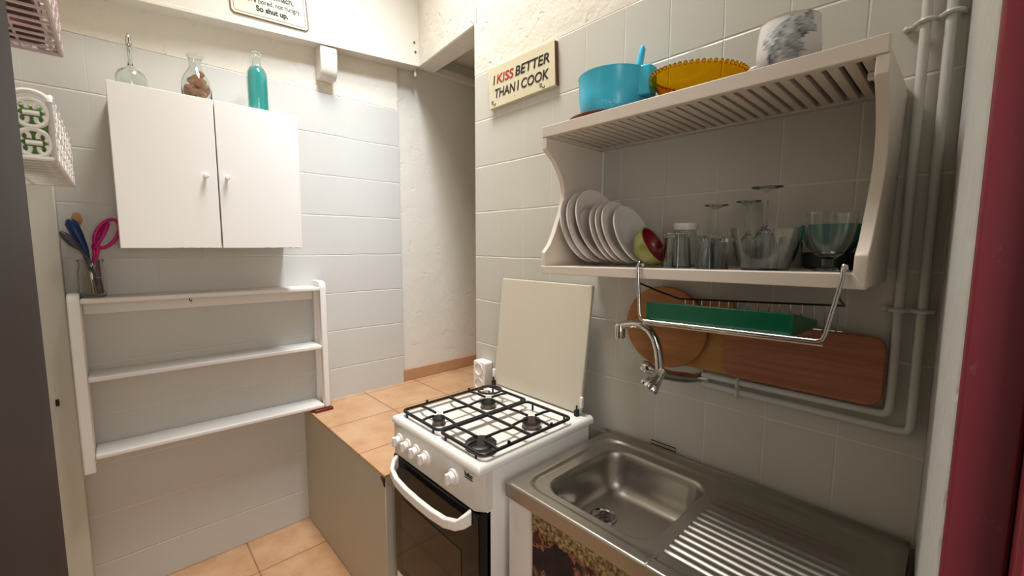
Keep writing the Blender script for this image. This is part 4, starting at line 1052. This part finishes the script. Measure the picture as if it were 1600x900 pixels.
# base carcass
bc = thing('sink_cabinet', 'white base cabinet carrying the steel sink, open behind a curtain', 'cabinet', (1.87, -.26, 0))
part('side_panel', MB().box((1.479, -.494, 0), (1.497, -.03, .795)), M['cabwhite'], bc, .001)
part('side_panel', MB().box((2.250, -.494, 0), (2.266, -.03, .795)), M['cabwhite'], bc, .001)
part('front_stile', MB().box((1.479, -.502, 0), (1.574, -.4945, .7585)), M['cabwhite'], bc, .002)
part('base_board', MB().box((1.498, -.48, .06), (2.249, -.03, .078)), M['cabwhite'], bc)
# curtain
cu = thing('curtain', 'dark patterned fabric curtain with a gold lace edge below the sink', 'curtain', (1.91, -.485, .76))
def sheet(x0, x1, za_, zb_f, y, amp, wl, nx_, nz_, th=.0012):
    m2 = MB(); vs = []; fs = []
    for j in range(nz_ + 1):
        for i in range(nx_ + 1):
            u = i / nx_; x = x0 + (x1 - x0) * u; t = j / nz_; z = za_ + (zb_f(x) - za_) * t
            vs.append((x, y + amp * (.4 + .6 * t) * math.sin(2 * PI * x / wl + 1.5 * math.sin(9 * x)), z))
    for j in range(nz_):
        for i in range(nx_): fs.append((j * (nx_ + 1) + i, j * (nx_ + 1) + i + 1, (j + 1) * (nx_ + 1) + i + 1, (j + 1) * (nx_ + 1) + i))
    return m2.add(vs, fs)
c1_ = part('fabric', sheet(1.577, 2.248, .758, lambda x: .05, -.5055, .0022, .085, 140, 20), M['curtain'], cu, smooth=True, angle=180)
md = c1_.modifiers.new('thick', 'SOLIDIFY'); md.thickness = .0012
c2_ = part('lace_edge', sheet(1.577, 2.248, .760, lambda x: .722 - .010 * abs(math.sin(x * 55)) - .004 * abs(math.sin(x * 230)), -.5098, .0010, .085, 420, 4), M['lace'], cu, smooth=True, angle=180)
md = c2_.modifiers.new('thick', 'SOLIDIFY'); md.thickness = .0015

# ------------------------------------------------------------------ camera
F_, CX, CY, CZ, YAW, PIT, ROL = 661.28, 2.30782, -1.26880, 1.45934, 46.9085, 5.7320, .16345
yw, pt, rl = map(math.radians, (YAW, PIT, ROL))
fw = Vector((-math.sin(yw) * math.cos(pt), math.cos(yw) * math.cos(pt), -math.sin(pt)))
rt = Vector((math.cos(yw), math.sin(yw), 0)); up = rt.cross(fw)
Rv = rt * math.cos(rl) + up * math.sin(rl); Uv = -rt * math.sin(rl) + up * math.cos(rl)
cd = bpy.data.cameras.new('camera'); cam = bpy.data.objects.new('camera', cd); C.objects.link(cam)
mt = Matrix((Rv, Uv, -fw)).transposed().to_4x4(); mt.translation = Vector((CX, CY, CZ)); cam.matrix_world = mt
cd.sensor_width = 36; cd.sensor_fit = 'HORIZONTAL'; cd.lens = F_ / 1600 * 36; cd.clip_start = .01
sc.camera = cam

# ------------------------------------------------------------------ light
def area(name, loc, target, size, power, col, shape='DISK', size_y=None, spread=None):
    ld_ = bpy.data.lights.new(name, 'AREA'); ld_.energy = power; ld_.color = col; ld_.shape = shape; ld_.size = size
    if size_y: ld_.size_y = size_y
    if spread: ld_.spread = spread
    o = bpy.data.objects.new(name, ld_); C.objects.link(o); o.location = loc
    d = Vector(target) - Vector(loc); o.rotation_euler = d.to_track_quat('-Z', 'Y').to_euler(); return o
area('ceiling_light', (.90, -.60, 3.84), (.95, -.60, 0), .7, 29, (1, .965, .915), spread=math.radians(100))
area('skylight', (1.35, -.40, 3.75), (.05, -.30, 1.75), .30, 4.2, (.76, .86, 1), spread=math.radians(46))
area('corridor_fill', (2.95, -1.20, 1.50), (1.2, -.5, .9), .9, 11, (1, .94, .90))  # unseen fill added beyond the doorway to lift the lower walls
wd = bpy.data.worlds.new('world'); sc.world = wd; wd.use_nodes = True
bg = wd.node_tree.nodes['Background']; bg.inputs[0].default_value = (.95, .95, 1, 1); bg.inputs[1].default_value = .42
sc.view_settings.view_transform = 'Standard'; sc.view_settings.look = 'None'; sc.view_settings.gamma = 1
sc.view_settings.use_curve_mapping = False; sc.view_settings.exposure = 0.03
